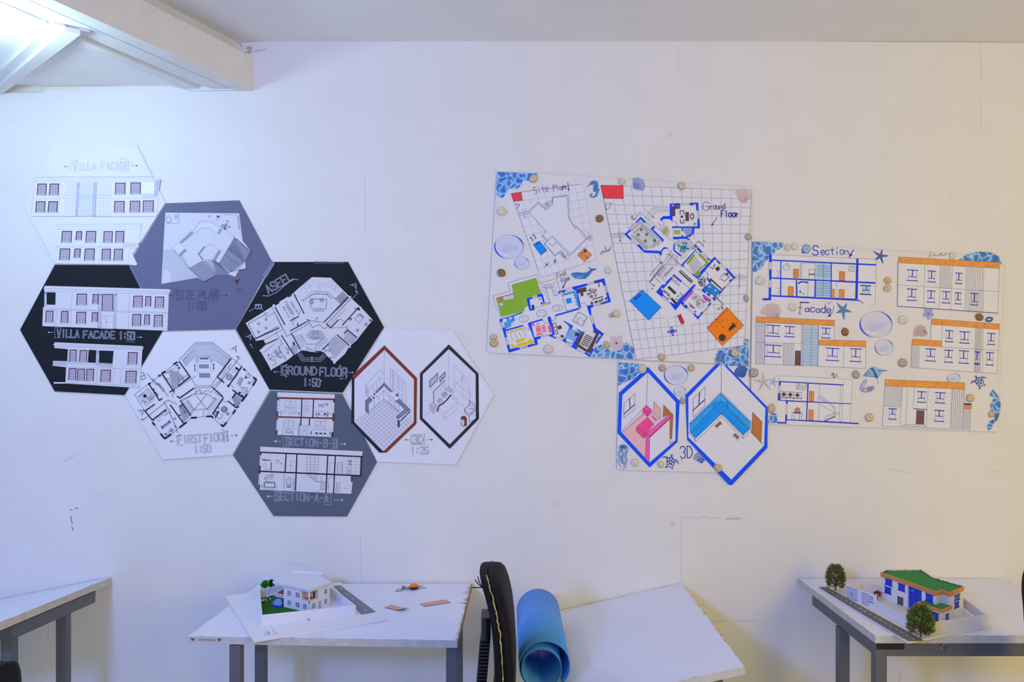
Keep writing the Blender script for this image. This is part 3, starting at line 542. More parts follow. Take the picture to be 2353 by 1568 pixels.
# --- white 3D hexagon
z = (790, 750, 4.7514)
r = board('hexagonal_board', z, '446 16 1200 52 1642 752 1225 1516 365 1482 16 742', WHB, 'white hexagonal board with two framed room drawings, rightmost of the cluster')
def f(s):
    s.text('3D', 752, 1278, 885, 1278, 82, 2.9, '#3f4668', WHB)
    s.dash('735 1185 735 1288 885 1288 885 1180 735 1182', .9, INK).L('680 1238 728 1240|912 1238 960 1238', .8, INK).star(680, 1238, 2.8, INK).star(962, 1238, 2.8, INK)
title(r, z, f)
title(r, z, lambda s: s.text('1:25', 738, 1395, 935, 1395, 78, 2.9, '#6d7594', WHB), 'scale_lettering')
def frame(s, outer, inner, cols, fill):
    o, i = pairs(nums(outer)[0]), pairs(nums(inner)[0]); s.sheet(outer, fill, .0008)
    for k in range(len(o)): s.poly([o[k], o[(k+1) % len(o)], i[(k+1) % len(o)], i[k]], cols[k])
def f(s):
    B, D = mat('#8a3a22', .6, noise=.1, scale=60), '#23242c'
    frame(s, '447 208 802 565 795 1065 470 1378 390 1378 85 1050 92 545', '447 258 768 580 765 1050 440 1362 430 1362 118 1045 120 580', [B, B, B, D, D, D, B], '#e4e5ee')
    g, k = '#8288a4', '#3c4260'
    a = '447 790 765 1045 440 1360 120 1045'
    s.F('445 800 760 1045 440 1362 122 1040', '#dfe0ea')
    for i in range(13):
        t = i/12
        s.L('%f %f %f %f' % (445+(760-445)*t, 800+245*t, 122+(440-122)*t, 1040+322*t), .6, '#7d84a4'); s.L('%f %f %f %f' % (445+(122-445)*t, 800+240*t, 760+(440-760)*t, 1045+317*t), .6, '#7d84a4')
    s.L('446 262 442 615|240 645 405 478 443 520|240 645 272 690 405 555|240 645 240 745 278 785|272 690 275 785|325 640 325 720|360 610 362 690|403 570 400 640|510 455 680 625 680 870|510 455 512 720|545 480 545 750|535 480 535 740|600 540 602 770|645 590 645 820', .7, g)
    for i in range(5): s.L('%d %d %d %d' % (548, 530+i*50, 645, 615+i*50), .5, g)
    s.F('240 645 272 690 275 785 240 745', '#c3c6d6')
    s.F('443 615 535 715 525 735 442 655 360 735 345 715', '#8c90a4').F('240 815 290 770 318 800 270 850 275 955 240 925', '#7d8196').F('600 785 725 910 600 1010 578 985 668 905 565 815', '#8c90a4')
    s.L('240 815 290 770 375 705 443 615 535 712|240 815 240 925 275 955|275 955 272 850 300 820|443 635 368 712|565 815 600 785 728 910 600 1005 578 985 668 905 565 815|590 805 700 912', .9, k)
    s.F('620 1025 725 920 728 935 625 1035|590 1020 612 1030 608 1105 588 1095', '#6c4048').L('578 985 590 1015 600 1100|615 1035 610 1100', 1, k)
    s.F('300 762 345 725 378 765 335 800', '#eceef4').circles('338 742 11|328 778 11', '#6a1e28').circles('312 760 6|358 760 6', k)
    s.L('270 850 330 800 385 760 440 700 500 760 550 800 605 850|335 810 332 905|385 770 384 850|440 700 438 800|300 920 440 800 605 930|550 800 550 905|500 760 498 850|605 850 602 940', .8, g)
    s.F('505 730 530 710 575 755 545 780|540 770 570 745 610 785 575 810', '#f1f2f6').L('505 730 530 710 575 755 545 780 505 730', .5, g).F('565 748 590 735 600 750 575 765', '#2a3050').circles('595 768 6', '#2a3050')
    for y in (800, 840, 880): s.L('512 %d 532 %d|560 %d 590 %d' % (y, y+20, y+20, y+45), .9, g)
    s.L('728 935 730 1015', .6, g)
flat_part(z, .0058, 'kitchen_drawing', r, f)
def f(s):
    D, k, g = '#34323c', '#3c4260', '#9298b0'
    frame(s, '1148 198 1472 515 1476 1012 1158 1338 832 1012 834 512', '1148 250 1440 525 1442 1000 1158 1288 862 998 865 525', [D, '#2c2c38', D, '#2c2c38', D, D], '#e4e5ee')
    s.L('1148 255 1146 660|870 990 1000 870 1130 720|1180 750 1440 985', .6, g)
    s.F('940 595 1025 515 1022 590 942 668|1050 555 1108 500 1108 550 1052 608', '#c3c6d4').L('940 595 1025 515 1022 590 942 668 940 595|1050 555 1108 500 1108 550 1052 608 1050 555', 1.4, '#23263c').circles('1078 560 7', '#4a5070')
    s.F('980 715 1105 590 1108 700 985 810', '#dcdee8').L('985 830 980 715 1105 588', 1.5, '#3a3f58').L('1105 590 1108 700', .5, g)
    s.L('1020 810 1050 780 1085 820 1050 850 1020 810|1065 745 1105 715 1135 745 1095 780 1065 745', .9, k).F('1015 805 1045 778 1080 805 1045 835|1068 742 1105 718 1130 745 1098 772', '#b4b8c8')
    s.F('940 855 980 825 1020 865 1020 905 980 955 940 905|1105 690 1145 655 1185 690 1185 735 1145 715', '#c6c9d6').L('940 855 980 825 1020 865 980 895 940 855 940 905 980 955 980 895|1020 865 1020 905 980 955|1105 690 1145 655 1185 690 1150 715 1105 690|1185 690 1185 735', .6, '#6b7190')
    s.L('1168 752 1130 800 1090 840 1040 870 1025 925', 3, '#5c1f26').L('1030 930 1110 1012 1235 900 1240 830|1170 760 1240 830 1105 955|1110 1012 1105 955 1035 890', .6, g)
    s.L('1205 435 1378 600 1375 870|1205 435 1205 730|1290 515 1300 790|1205 600 1375 740|1290 560 1220 640 1190 745|1290 560 1350 640 1380 760 1355 860|1225 680 1370 820|1290 530 1310 560 1275 600', .6, '#a3a9bd')
    s.F('1375 815 1420 850 1438 900 1380 895', '#d3d6e0').L('1378 812 1425 845 1438 905|1318 905 1370 860 1378 812|1318 905 1320 940 1370 985 1372 1050|1370 985 1440 920|1372 965 1435 900|1318 905 1365 960|1380 1050 1440 1010|1375 900 1420 905', 1, '#2a3050')
    s.ell(1310, 1005, 30, 25, '#8a3a22', .8, '#3a1a18').F('1282 1005 1282 1080 1300 1092 1310 1092 1312 1010 1300 1030', '#dddfe6').F('1312 1020 1340 1005 1342 1078 1312 1092', '#8a3a22').L('1280 1005 1280 1080 1310 1094 1342 1078 1342 1005', 1, '#3a2a30')
    s.F('1312 1035 1325 1040 1312 1048|1312 1055 1325 1060 1312 1068', '#dddfe6')
flat_part(z, .0058, 'bedroom_drawing', r, f)
# ---------------------------------------------------------------- the three white collage boards
R1, R2, R3, R4 = (1110, 380, 6.533), (1110, 600, 6.272), (1370, 390, 6.03), (1400, 600, 6.27)
R5, R6, R7, R8 = (1400, 810, 5.058), (1710, 540, 6.536), (1710, 700, 5.228), (2010, 560, 3.484)
BL, NV, CY, YE, TK = '#0846ff', '#2326a0', '#0a98ff', '#f2e81e', '#3c3d4c'
SH, GL1, ORG, BRN, GRN, PK = '#e9e9ec', '#8f95ab', '#f08a2a', '#5d463f', '#94c638', '#ff5fa8'
WBD = '#e8e6e4'
KINDS = {'cream': ('#ded6b8', '#cdc19c', '#ebe4cf'), 'white': ('#e2dece', '#cfc9b6', '#efece2'), 'brown': ('#94703c', '#6e5230', '#a98350'), 'tan': ('#dcbd8a', '#c49e66', '#e8d3aa'), 'grey': ('#bcb3a4', '#a0968a', '#d2cbbe'), 'banded': ('#dfcba0', '#b09a7c', '#ece1c6')}
def shell(parent, px, py, r, kind='cream', rot=0, asp=1.0, d=.0052, r2=None):
    c = W(px, py); R = r/695; A, B, Cc = [mat(h, .45) for h in KINDS[kind]]
    s = MB(); n = 60; rings = 9; vs = []
    for i in range(rings+1):
        f = i/rings
        for k in range(n):
            t = 2*math.pi*k/n; st = math.sin(t); ribs = 1+.035*math.cos(15*t)*f
            ox, oy = R*math.cos(t)*asp*(1-.3*max(0, st)**2)*ribs, R*.92*st*ribs            # outline, beak at the top
            x, y = ox*f, R*.72+(oy-R*.72)*f
            h = R*.58*(1-f**2.6)*(.5+.5*min(1, f*2.4))*(1+.07*math.cos(15*t)*f)
            X = x*math.cos(rot)-y*math.sin(rot); Y = x*math.sin(rot)+y*math.cos(rot)
            vs.append((c.x+X, -d-h, c.z+Y))
    for i in range(rings):
        m = (B, Cc, A, B, A, Cc, A, B, A)[i % 9]
        s.mesh(vs[i*n:(i+2)*n], [(k, (k+1) % n, n+(k+1) % n, n+k) for k in range(n)], m)
    o = s.build('seashell', parent, smooth=True)
    return o
def sticker(name, parent, z, outline, col, fn=None, d=.0056):
    s = Sk(z, d); s.sheet(outline, col, .0003)
    if fn: fn(s)
    return s.build(name, parent)
def bubble(parent, z, cx, cy, rx, ry, rot=.1, d=.0056):
    s = Sk(z, d); pt = lambda a, b_, k=1: (cx+rx*k*math.cos(math.radians(a)), cy+ry*k*math.sin(math.radians(a)))
    s.ell(cx, cy, rx, ry, '#dadbee', 0, None, 40)
    for i, c in enumerate(('#d5d6ec', '#cfd2ec', '#c8ceec')): s.ell(cx-rx*.12, cy+ry*(.15+.06*i), rx*(.62-.14*i), ry*(.42-.1*i), c, 0, None, 24, -.15)
    s.ell(cx+rx*.3, cy+ry*.12, rx*.3, ry*.22, '#bfd6f0', 0, None, 20, -.3)
    s.ell(cx, cy, rx*.97, ry*.97, None, .7, '#9db4e8', 40)
    def cres(a0, a1, wd, c):
        n = 16; o = [pt(a0+(a1-a0)*i/n, 0, .99) for i in range(n+1)]; q = [pt(a0+(a1-a0)*i/n, 0, .99-wd*math.sin(math.pi*i/n)) for i in range(n, -1, -1)]
        s.poly(o+q, c)
    cres(95, 215, .10, '#2c55dc'); cres(-90, 15, .11, '#4c9ce8'); cres(-55, -15, .07, '#1c50cc'); cres(-20, 60, .04, '#7fa6ea')
    s.ell(cx-rx*.15, cy+ry*.68, rx*.16, ry*.13, '#e6e7f2', 0, None, 14); s.ell(cx-rx*.5, cy+ry*.5, rx*.07, ry*.1, '#e6e7f2', 0, None, 10)
    return s.build('bubble_sticker', parent)
def starfish(parent, z, cx, cy, r, rot, c1, c2, name='starfish_sticker', inner=.3, lens=(1, 1, 1, 1, 1)):
    p = []
    for k in range(10):
        a = rot+k*math.pi/5; q = r*(lens[k//2] if k % 2 == 0 else inner); p.append((cx+math.sin(a)*q, cy-math.cos(a)*q))
        if k % 2 == 0: b = a+.09; p.append((cx+math.sin(b)*q*.97, cy-math.cos(b)*q*.97))
    s = Sk(z, .0056); s.sheet(' '.join('%f %f' % q for q in p), c1, .0003)
    for k in range(5):
        a = rot+k*2*math.pi/5; s.seg((cx, cy), (cx+math.sin(a)*r*.8*lens[k], cy-math.cos(a)*r*.8*lens[k]), 1.1, c2)
        for j in range(4): s.circles('%f %f %f' % (cx+math.sin(a+.12)*r*(.25+j*.13), cy-math.cos(a+.12)*r*(.25+j*.13), r*.035), c2, n=6)
    return s.build(name, parent)
def scallop(parent, z, cx, cy, r, rot, c1, c2, wd=1.2, d=.0056):
    s = Sk(z, d); p = []; n = 11
    for k in range(n*2+1):
        a = rot-1.45+2.9*k/(n*2); q = r*(1 if k % 2 else .93); p.append((cx+math.sin(a)*q, cy-math.cos(a)*q))
    b = (cx-math.sin(rot)*r*.55, cy+math.cos(rot)*r*.55)
    s.sheet(' '.join('%f %f' % q for q in p+[(b[0]+math.cos(rot)*r*.25, b[1]+math.sin(rot)*r*.25), (b[0]-math.cos(rot)*r*.25, b[1]-math.sin(rot)*r*.25)]), c1, .0003)
    for k in range(n):
        a = rot-1.35+2.7*k/(n-1); e = (cx+math.sin(a)*r*.93, cy-math.cos(a)*r*.93); m_ = (b[0]+(e[0]-b[0])*.35, b[1]+(e[1]-b[1])*.35)
        s.seg(m_, e, wd, c2); s.seg(b, m_, wd*.5, c2)
    s.pl(p, .7, c2)
    return s.build('scallop_sticker', parent)
def jelly(parent, z, cx, cy, r, h, rot, c1, c2, d=.0056):
    s = Sk(z, d); R = lambda x, y: (cx+x*math.cos(rot)-y*math.sin(rot), cy+x*math.sin(rot)+y*math.cos(rot))
    s.poly([R(r*math.cos(math.radians(a)), r*.8*math.sin(math.radians(a))) for a in range(180, 361, 15)]+[R(r*.5, r*.2), R(-r*.5, r*.2)], c1)
    s.poly([R(r*.6*math.cos(math.radians(a)), r*.5*math.sin(math.radians(a))) for a in range(180, 361, 20)], c2)
    for i in range(8):
        x = -r*.9+i*r*.25; s.pl([R(x*(1-.0*j)+r*.14*math.sin(j*1.3+i), j*h/9*(.65+.05*(i*3 % 8))) for j in range(10)], 1.0 if i % 3 else 2.0, c2 if i % 2 else c1)
    return s.build('jellyfish_sticker', parent)
def turtle(parent, z, cx, cy, r, rot, c1='#c9d3ea', c2='#2f4f9e'):
    s = Sk(z, .0056); R = lambda x, y: (cx+(x*math.cos(rot)-y*math.sin(rot))*r, cy+(x*math.sin(rot)+y*math.cos(rot))*r)
    E = lambda x, y, a, b, m: s.poly([R(x+a*math.cos(t*.5236), y+b*math.sin(t*.5236)) for t in range(12)], m)
    s.poly([R(-.4, -.7), R(-1.0, -1.1), R(-1.7, -.9), R(-1.9, -.6), R(-1.2, -.75), R(-.7, -.3)], '#5f7ab8'); s.poly([R(.4, -.7), R(1.1, -.8), R(1.7, -.1), R(1.6, .2), R(1.0, -.2), R(.7, -.3)], '#7d92c4')
    s.poly([R(-.6, .7), R(-1.0, 1.1), R(-.8, 1.4), R(-.3, 1.0)], '#5f7ab8'); s.poly([R(.5, .7), R(.7, 1.2), R(.5, 1.4), R(.2, 1.0)], '#5f7ab8'); E(0, -1.3, .24, .34, '#5f7ab8')
    E(0, 0, .85, 1.08, c2)
    for x, y in ((0, -.65), (0, 0), (0, .65), (-.45, -.4), (.45, -.4), (-.48, .25), (.48, .25), (-.3, .75), (.3, .75)): E(x, y, .19, .25, c1)
    return s.build('turtle_sticker', parent)
def conch(parent, z, cx, cy, r, rot, c1='#d9c3c4', c2='#b9949a', d=.0056):
    s = Sk(z, d); R = lambda x, y: (cx+(x*math.cos(rot)-y*math.sin(rot))*r, cy+(x*math.sin(rot)+y*math.cos(rot))*r)
    s.poly([R(*q) for q in ((-1.1, .35), (-.9, -.1), (-.5, -.6), (.1, -.8), (.7, -.6), (1.0, -.1), (.9, .5), (.6, .9), (.1, .85), (-.4, .6))], c1)
    for i in range(4): s.pl([R((.35+.0)*1-.75*math.cos(a)*(1-i*.2)+i*.08, .2+.8*math.sin(a)*(1-i*.22)) for a in [math.pi*(-.05+.1*j) for j in range(-3, 9)]], .9, c2)
    s.poly([R(.45, .3), R(.75, .1), (R(.7, .6)), R(.5, .65)], c2)
    return s.build('conch_sticker', parent)
def flower(parent, z, cx, cy, r, c1, c2, c3):
    s = Sk(z, .0056)
    for k in range(5): a = k*1.2566+.3; s.ell(cx+math.cos(a)*r*.55, cy+math.sin(a)*r*.55, r*.5, r*.36, c1, .5, c2, 14, a)
    for k in range(5): a = k*1.2566+.3; s.seg((cx, cy), (cx+math.cos(a)*r*.6, cy+math.sin(a)*r*.6), .7, c2)
    s.ell(cx, cy, r*.14, r*.14, c3, n=10)
    return s.build('flower_sticker', parent)
# ---- board with site plan, first floor and ground floor
A = board('collage_board', ZP, '1141 396 1240 399 1727 432 1722.5 839.5 1124 811.5 1118 806', WBD, 'largest white collage board, with grid site plans and blue walled floor plans', t=.005, side='#8c8a88')
sticker('water_cutout', A, R1, '212 105 820 125 800 172 705 175 690 240 605 232 585 290 515 360 385 352 345 430 300 492 240 490 192 455 200 270', WATER)
def f(s):
    s.sheet('422 432 1500 288 1548 480 1640 1080 1692 1420 868 1690', SH, .0004)
    s.grid('440 425 1500 288 1692 1420 868 1690', 9, 10, .55, '#a9adc4'); s.L('420 430 868 1690 1692 1420|580 403 1460 290', .8, '#9498b4')
    s.F('695 705 825 555 940 665 1045 580 1045 490 1275 455 1290 800 1380 955 1410 925 1562 1100 1245 1415 1135 1310 1080 1365 915 1185 960 1140 885 1065 955 1000', SH)
    v = '#6a68b4'
    s.L('700 710 825 575 940 680 1050 585 1045 490|690 690 825 553 940 660 1035 575 1040 488 1278 455 1297 800 1385 940|1258 470 1285 800 1380 955 1412 922 1565 1090|1400 935 1545 1105 1300 1340|1565 1100 1245 1418 1140 1315 1080 1367 912 1185 960 1140 882 1062 948 1000 690 712|1295 1320 1040 1065 960 1140 1040 1220 1105 1160 1040 1085|1280 1340 1100 1155|890 1055 965 1130 925 1185 1085 1350 1140 1300 1165 1285|1150 1310 1240 1405|890 605 1035 520|905 625 1035 545|930 640 990 600 950 570|935 560 960 610|1050 490 1255 465', .9, v)
    s.L('525 725 690 685|535 745 690 705|540 770 700 730|1565 1075 1635 1055|1560 1095 1635 1075|1545 1120 1640 1100', .8, v); s.L('600 680 628 785|1580 1010 1610 1140', .8, v); s.circles('630 785 7|1608 1140 7', NV)
    s.F('425 430 572 408 590 530 460 545', '#f84450').L('425 430 572 408 590 530 460 545 425 430', 1, '#5a2a55'); s.L('480 597 545 590 540 620 500 658', 1.2, NV)
    s.F('755 1195 845 1142 955 1280 868 1350', CY).L('755 1195 845 1142 955 1280 868 1350 755 1195', 1.2, NV).F('795 1180 830 1162 835 1180 805 1200', NV)
    s.F('1415 1350 1525 1240 1630 1350 1525 1452', '#ee9a58').L('1415 1350 1525 1240 1630 1350 1525 1452 1415 1350', .8, '#8a5a44').circles('1528 1290 24|1450 1322 10|1487 1320 10|1482 1357 8|1438 1362 7', TK).L('1530 1360 1558 1390 1540 1396 1575 1385', 1.3, TK)
    s.circles('757 1055 13|715 1090 13', '#8a2f3c').F('765 1070 785 1065 802 1100 782 1112|722 1105 742 1100 760 1135 740 1146', '#a2343c').L('768 1085 790 1080|775 1100 797 1095|726 1120 748 1115|733 1133 755 1128', .7, '#e8d0d4')
    s.F('955 1475 975 1492 955 1512 937 1492', NV).F('922 1465 945 1468 940 1482|968 1472 985 1460 985 1480|922 1525 940 1508 945 1525|970 1508 990 1528 972 1522', INK)
    s.L('1068 1418 1085 1425 1085 1445 1065 1470 1075 1445', 2, '#7a2f4c').F('1215 1370 1240 1355 1250 1380 1230 1395', '#d2805c').L('1165 1290 1215 1365|1185 1300 1225 1350|1255 1350 1275 1355 1275 1330', 1, '#5a5a8c')
flat_part(R1, .0056, 'site_plan_drawing', A, f)
def f(s):
    s.text('Site', 770, 437, 1000, 392, 100, 1.1, '#7c7a98'); s.text('Pla', 1062, 397, 1196, 372, 92, 1.1, '#5a5890'); s.text('n', 1200, 366, 1258, 355, 88, 2.1, NV); s.arrow(1270, 270, 1287, 388, 1.4, NV, 5)
flat_part(R1, .0064, 'handwritten_title', A, f)
def f(s): s.L('1915 1230 1900 1275 1880 1290 1870 1270 1895 1262|1880 1290 1850 1295 1830 1220 1845 1300 1800 1310 1785 1290 1790 1312 1765 1320 1770 1345 1760 1340|1820 1305 1800 1290', 1.0, TK).circles('1905 1225 4|1915 1230 4|1795 1350 5', TK)
flat_part(R1, .0056, 'handwritten_name', A, f)
def f(s):
    s.sheet('360 320 780 200 830 320 1050 250 1110 430 1290 380 1745 250 1845 590 1500 690 1600 960 1740 1050 1530 1388 950 1060 780 1210 370 1322 235 840 138 512 400 430', SH, .0004)
    g = '#6f7390'
    s.L('138 512 260 840|138 512 395 435 360 318 770 202 830 350', .8, g)
    s.F('190 535 440 470 415 345 760 250 830 470 640 545 660 640 590 735 265 808', GRN)
    for k in range(12): s.L('%d %d %d %d' % (430+k*3, 360+k*17, 770+k*4, 285+k*17), .5, '#79a528'); s.L('%d %d %d %d' % (225+k*5, 600+k*15, 560+k*3, 560+k*14), .5, '#79a528')
    s.L('190 535 265 808|190 535 440 470 415 345 760 250 830 470', .8, '#4c6a34').F('212 535 285 520 295 580 228 600', '#d2844e').F('290 515 435 480 445 545 300 570|232 615 285 605 295 640 240 658', '#dedde2').L('290 515 435 478 445 548 300 572|345 500 355 562|390 490 402 552|232 615 240 658 295 640', .7, '#8a6a54').L('195 535 430 475', 1, '#9a5a30')
    s.F('560 300 560 301 561 300', GRN)
    s.F('585 735 590 690 620 660 660 640 670 715', SH).L('588 735 590 690 618 662 660 650', .7, g)
    for k in range(9): s.L('%d %d %d %d' % (840+k*13, 385+k*27, 905+k*7, 385+k*26), .6, '#4a4e72'); 
    for k in range(5): s.L('%d %d %d %d' % (985+k*10, 390+k*28, 1045+k*9, 378+k*26), .6, '#4a4e72')
    for k in range(6): s.L('%d %d %d %d' % (880+k*17, 335-k*3, 905+k*17, 402-k*6), .6, '#4a4e72')
    s.L('825 320 1050 258 1110 430|830 330 900 400 985 385 1030 300|830 380 880 600 970 600 960 620|905 400 970 605 690 700|985 385 1020 510 1085 485|880 600 965 625', .8, g)
    b = BL
    s.F('240 840 275 828 430 785 570 735 565 752 440 800 460 865 440 865 430 805 280 838 282 875 240 885|275 965 315 958 345 1100 315 1108|340 1215 378 1205 388 1265 525 1245 530 1275 370 1322|320 992 575 920 578 942 322 1015|645 895 855 832 860 855 690 905 740 1100 825 1082 832 1115 778 1135 790 1205 650 1245 638 1212 745 1190 728 1115|625 540 705 522 712 545 668 560 690 690 740 690 742 712 668 718|775 488 855 470 895 620 870 625 840 515 785 525|1075 440 1185 415 1190 440 1160 460 1095 480|1040 775 1410 672 1415 692 1040 800|1285 375 1495 325 1500 358 1350 405 1415 680 1395 690 1335 430 1290 410|1595 290 1745 250 1768 350 1735 358 1710 305 1605 325|1768 460 1800 452 1842 590 1700 632 1690 605 1795 572|1492 650 1580 625 1590 660 1548 680 1560 775 1535 785|1570 910 1605 905 1625 965 1740 1050 1640 1190 1612 1185 1690 1060 1590 1000|925 810 970 798 1030 1060 1005 1080 940 1075 1000 1045|1165 860 1295 935 1195 1160 1200 1185 1115 1140 1170 1115 1250 950 1160 870|1340 968 1425 1020 1320 1215 1365 1240 1340 1280 1265 1235 1290 1210 1385 1030|1450 1325 1480 1315 1520 1340 1570 1255 1600 1270 1530 1388', b)
    s.L('960 1075 1040 1110', 3, b)
    s.L('700 530 790 505|705 545 790 520|1185 415 1285 378|1190 440 1290 408|1495 335 1600 298|1500 355 1605 322|1735 358 1775 460|1755 352 1790 455|1768 345 1800 452|1585 640 1695 612|1590 658 1700 630|1535 780 1575 910|1560 775 1605 905|832 1085 940 1055|832 1100 945 1075|1040 1085 1120 1125|1200 1165 1275 1215|1190 1185 1265 1235|1345 1255 1455 1315|1340 1278 1450 1340|1605 1190 1570 1260|1635 1195 1600 1265|300 890 320 960|245 890 278 965|268 885 300 962|315 1110 350 1215|335 1105 372 1205|525 1245 640 1215|530 1270 645 1240|560 1255 640 1230', .8, g)
    s.F('290 840 430 805 445 865 410 900 405 935 320 985', '#1f96e8').grid('290 840 430 805 440 930 325 985', 7, 9, .6, '#6cc0f2').F('280 840 330 830 345 860 325 890 285 880|370 815 405 805 410 840 385 845', SH).F('405 905 460 880 475 935 420 945', SH)
    s.F('1175 1110 1250 965 1270 980 1345 1005 1400 1020 1290 1205 1200 1160', '#5f9fe4').grid('1180 1100 1270 985 1395 1025 1290 1200', 8, 9, .6, '#b9d9f6').F('1205 1115 1290 1150 1275 1185 1200 1150', '#e4eaf4').F('1325 1030 1378 1035 1375 1085 1322 1080', TK)
    s.F('340 1022 370 1015 375 1040 345 1048|385 1010 450 1000 455 1025 390 1035|455 985 495 980 495 1005 458 1012|505 970 570 960 575 990 510 1000|470 1140 600 1105 605 1145 480 1180|380 1250 480 1215 485 1250 390 1272|490 1190 640 1165 645 1200 495 1235|645 1150 725 1140 745 1195 710 1195 650 1190', '#ecd414').L('390 1220 425 1200 440 1230|650 1150 690 1130 700 1155', 2, '#ecd414')
    s.L('390 1040 420 1130|455 1030 490 1120|510 1010 550 1100|580 1000 615 1090|420 1140 430 1130', .8, '#b09a30')
    s.F('928 935 975 925 1000 1030 955 1035', PK).F('755 940 825 930 840 1020 770 1030|840 925 890 915 915 1020 865 1035|765 1045 850 1030 855 1065 770 1075', '#f48a96').F('760 905 800 890 805 920 765 930', '#f8a8b4').circles('717 918 22', PK).L('845 940 905 930|855 1000 910 990|755 960 830 950', .8, '#fdd6de')
    s.L('1000 905 1045 895|1000 905 1040 1055 1085 1045|1045 905 1075 1040|1025 960 1060 950|1030 1010 1065 1000', 1.2, '#4c3a3c').F('1068 940 1125 928 1135 975 1082 990', '#6a3a30').F('1120 1065 1165 1075 1150 1110 1110 1090|695 640 735 630 740 690 705 690|830 600 855 598 858 625 835 628', TK).circles('812 545 6|830 552 6|808 560 5|828 535 5', INK)
    s.F('1350 410 1480 375 1495 440 1365 470', '#5a4a42').F('1375 470 1395 470 1395 515 1378 515|1440 455 1465 450 1470 490 1445 495', '#e8e8ea').F('1400 465 1440 455 1445 505 1405 510', '#54534e').L('1660 310 1672 372|1600 315 1660 300|1580 555 1720 515', 2, TK)
    for k in range(46): a = random.uniform(0, 6.28); q = random.random()**.5; x, y = 1565+math.cos(a)*q*68+q*8, 465+math.sin(a)*q*75; s.L('%f %f %f %f' % (x-8, y-6, x+8, y+5), 1.2, random.choice(['#7a3f34', '#4c3a3c', '#a58a80']))
    s.F('1548 590 1578 588 1582 625 1550 625|1600 585 1650 570 1655 600 1610 615|1665 570 1695 560 1700 590 1670 595|1700 545 1725 540 1730 570 1705 575|1750 530 1780 525 1785 555 1755 560', '#4c4a4c')
    s.F('1190 550 1265 530 1280 600 1205 620', CY).F('1138 478 1322 426 1402 682 1382 686 1300 458 1148 498', '#2aa8ff').L('1140 490 1195 715|1150 500 1310 455 1370 670|1195 720 1400 675', .8, '#5a6cb0').L('1200 500 1210 485|1260 480 1255 455|1290 500 1320 490|1305 545 1335 535|1320 590 1350 580|1335 640 1365 630', .8, g)
    s.F('1320 1210 1430 1020 1465 1022 1380 1200 1500 1280 1625 1050 1585 1030 1590 1000 1672 1045 1530 1340', '#5c4a42')
    for i in range(7):
        for j in range(6): x, y = 1475+i*15-j*14, 1060+j*25+i*7; s.L('%f %f %f %f %f %f' % (x, y, x+9, y+4, x+5, y+14), 1.3, '#4c3330' if (i+j) % 3 else '#8a5a50')
    s.L('1290 862 1370 735 1500 805 1430 938 1290 862', .9, '#3a3c60')
    for k in range(26): x, y = random.uniform(1330, 1460), random.uniform(790, 880); s.L('%f %f %f %f' % (x, y, x+6, y+3), .8, '#8a8ca8')
    for cx, cy, rx, ry in ((587, 832, 68, 50), (842, 757, 72, 52), (1068, 680, 75, 45)):
        s.ell(cx, cy, rx, ry, None, .7, '#7a7c98', 18, -.15)
        for k in range(14): a = random.uniform(0, 6.28); q = random.uniform(.2, .95); s.circles('%f %f 4' % (cx+rx*q*math.cos(a), cy+ry*q*math.sin(a)), '#8a8ca8', n=6)
    s.L('650 920 670 990 610 985 580 940|860 850 890 900 945 900 935 850|975 830 1000 875 1040 840 1045 800|1215 900 1245 960|1200 900 1280 940 1230 975|1500 650 1470 620 1415 605', .7, g)
    s.F('1100 452 1140 445 1142 465 1115 472|1385 680 1415 675 1420 692 1390 700|780 295 800 290 805 325 785 325|875 612 900 610 905 645 880 650|1010 255 1048 245 1050 262 1030 275|1020 1062 1042 1062 1040 1080 1018 1078|1120 1125 1155 1130 1155 1148 1125 1142|1665 1062 1695 1065 1690 1090 1672 1090|1515 1322 1538 1322 1532 1345 1512 1342|1700 580 1730 575 1728 600 1702 602|245 800 270 792 265 815 250 815|560 728 590 725 590 742 568 745|712 1185 745 1185 742 1200 720 1200', YE)
flat_part(R2, .0056, 'first_floor_drawing', A, f)
def f(s):
    s.text('First', 1076, 252, 1215, 200, 72, 1.1, '#5a5890'); s.text('floor', 1130, 318, 1272, 262, 60, 1.1, '#5a5890'); s.arrow(1195, 295, 1145, 395, 1.6, NV, 6)
flat_part(R2, .0064, 'handwritten_title', A, f)
sticker('whale_sticker', A, R2, '1262 192 1290 170 1360 165 1440 172 1490 165 1530 140 1545 115 1520 110 1518 88 1545 100 1565 112 1640 108 1615 132 1570 150 1545 190 1510 225 1470 262 1440 258 1400 265 1345 250 1330 270 1322 245 1285 225', '#3b7fc4', lambda s: s.L('1275 200 1350 215 1450 215|1330 240 1420 245|1365 230 1440 235', 1, '#8fc0e8'))
def f(s):
    s.sheet('62 222 2142 292 2100 870 2055 2430 549 2632', SH, .0004)
    for i in range(16):
        t = i/15; s.L('%f %f %f %f' % (62+2080*t, 222+70*t, 549+1500*t, 2630-192*t), .75, '#868ca4')
    for i in range(19):
        t = i/18; s.L('%f %f %f %f' % (62+487*t, 222+2408*t, 2140-88*t, 292+2146*t), .75, '#868ca4')
    s.L('62 222 549 2632', .9, '#5a5e74')
flat_part(R3, .0056, 'grid_sheet', A, f)
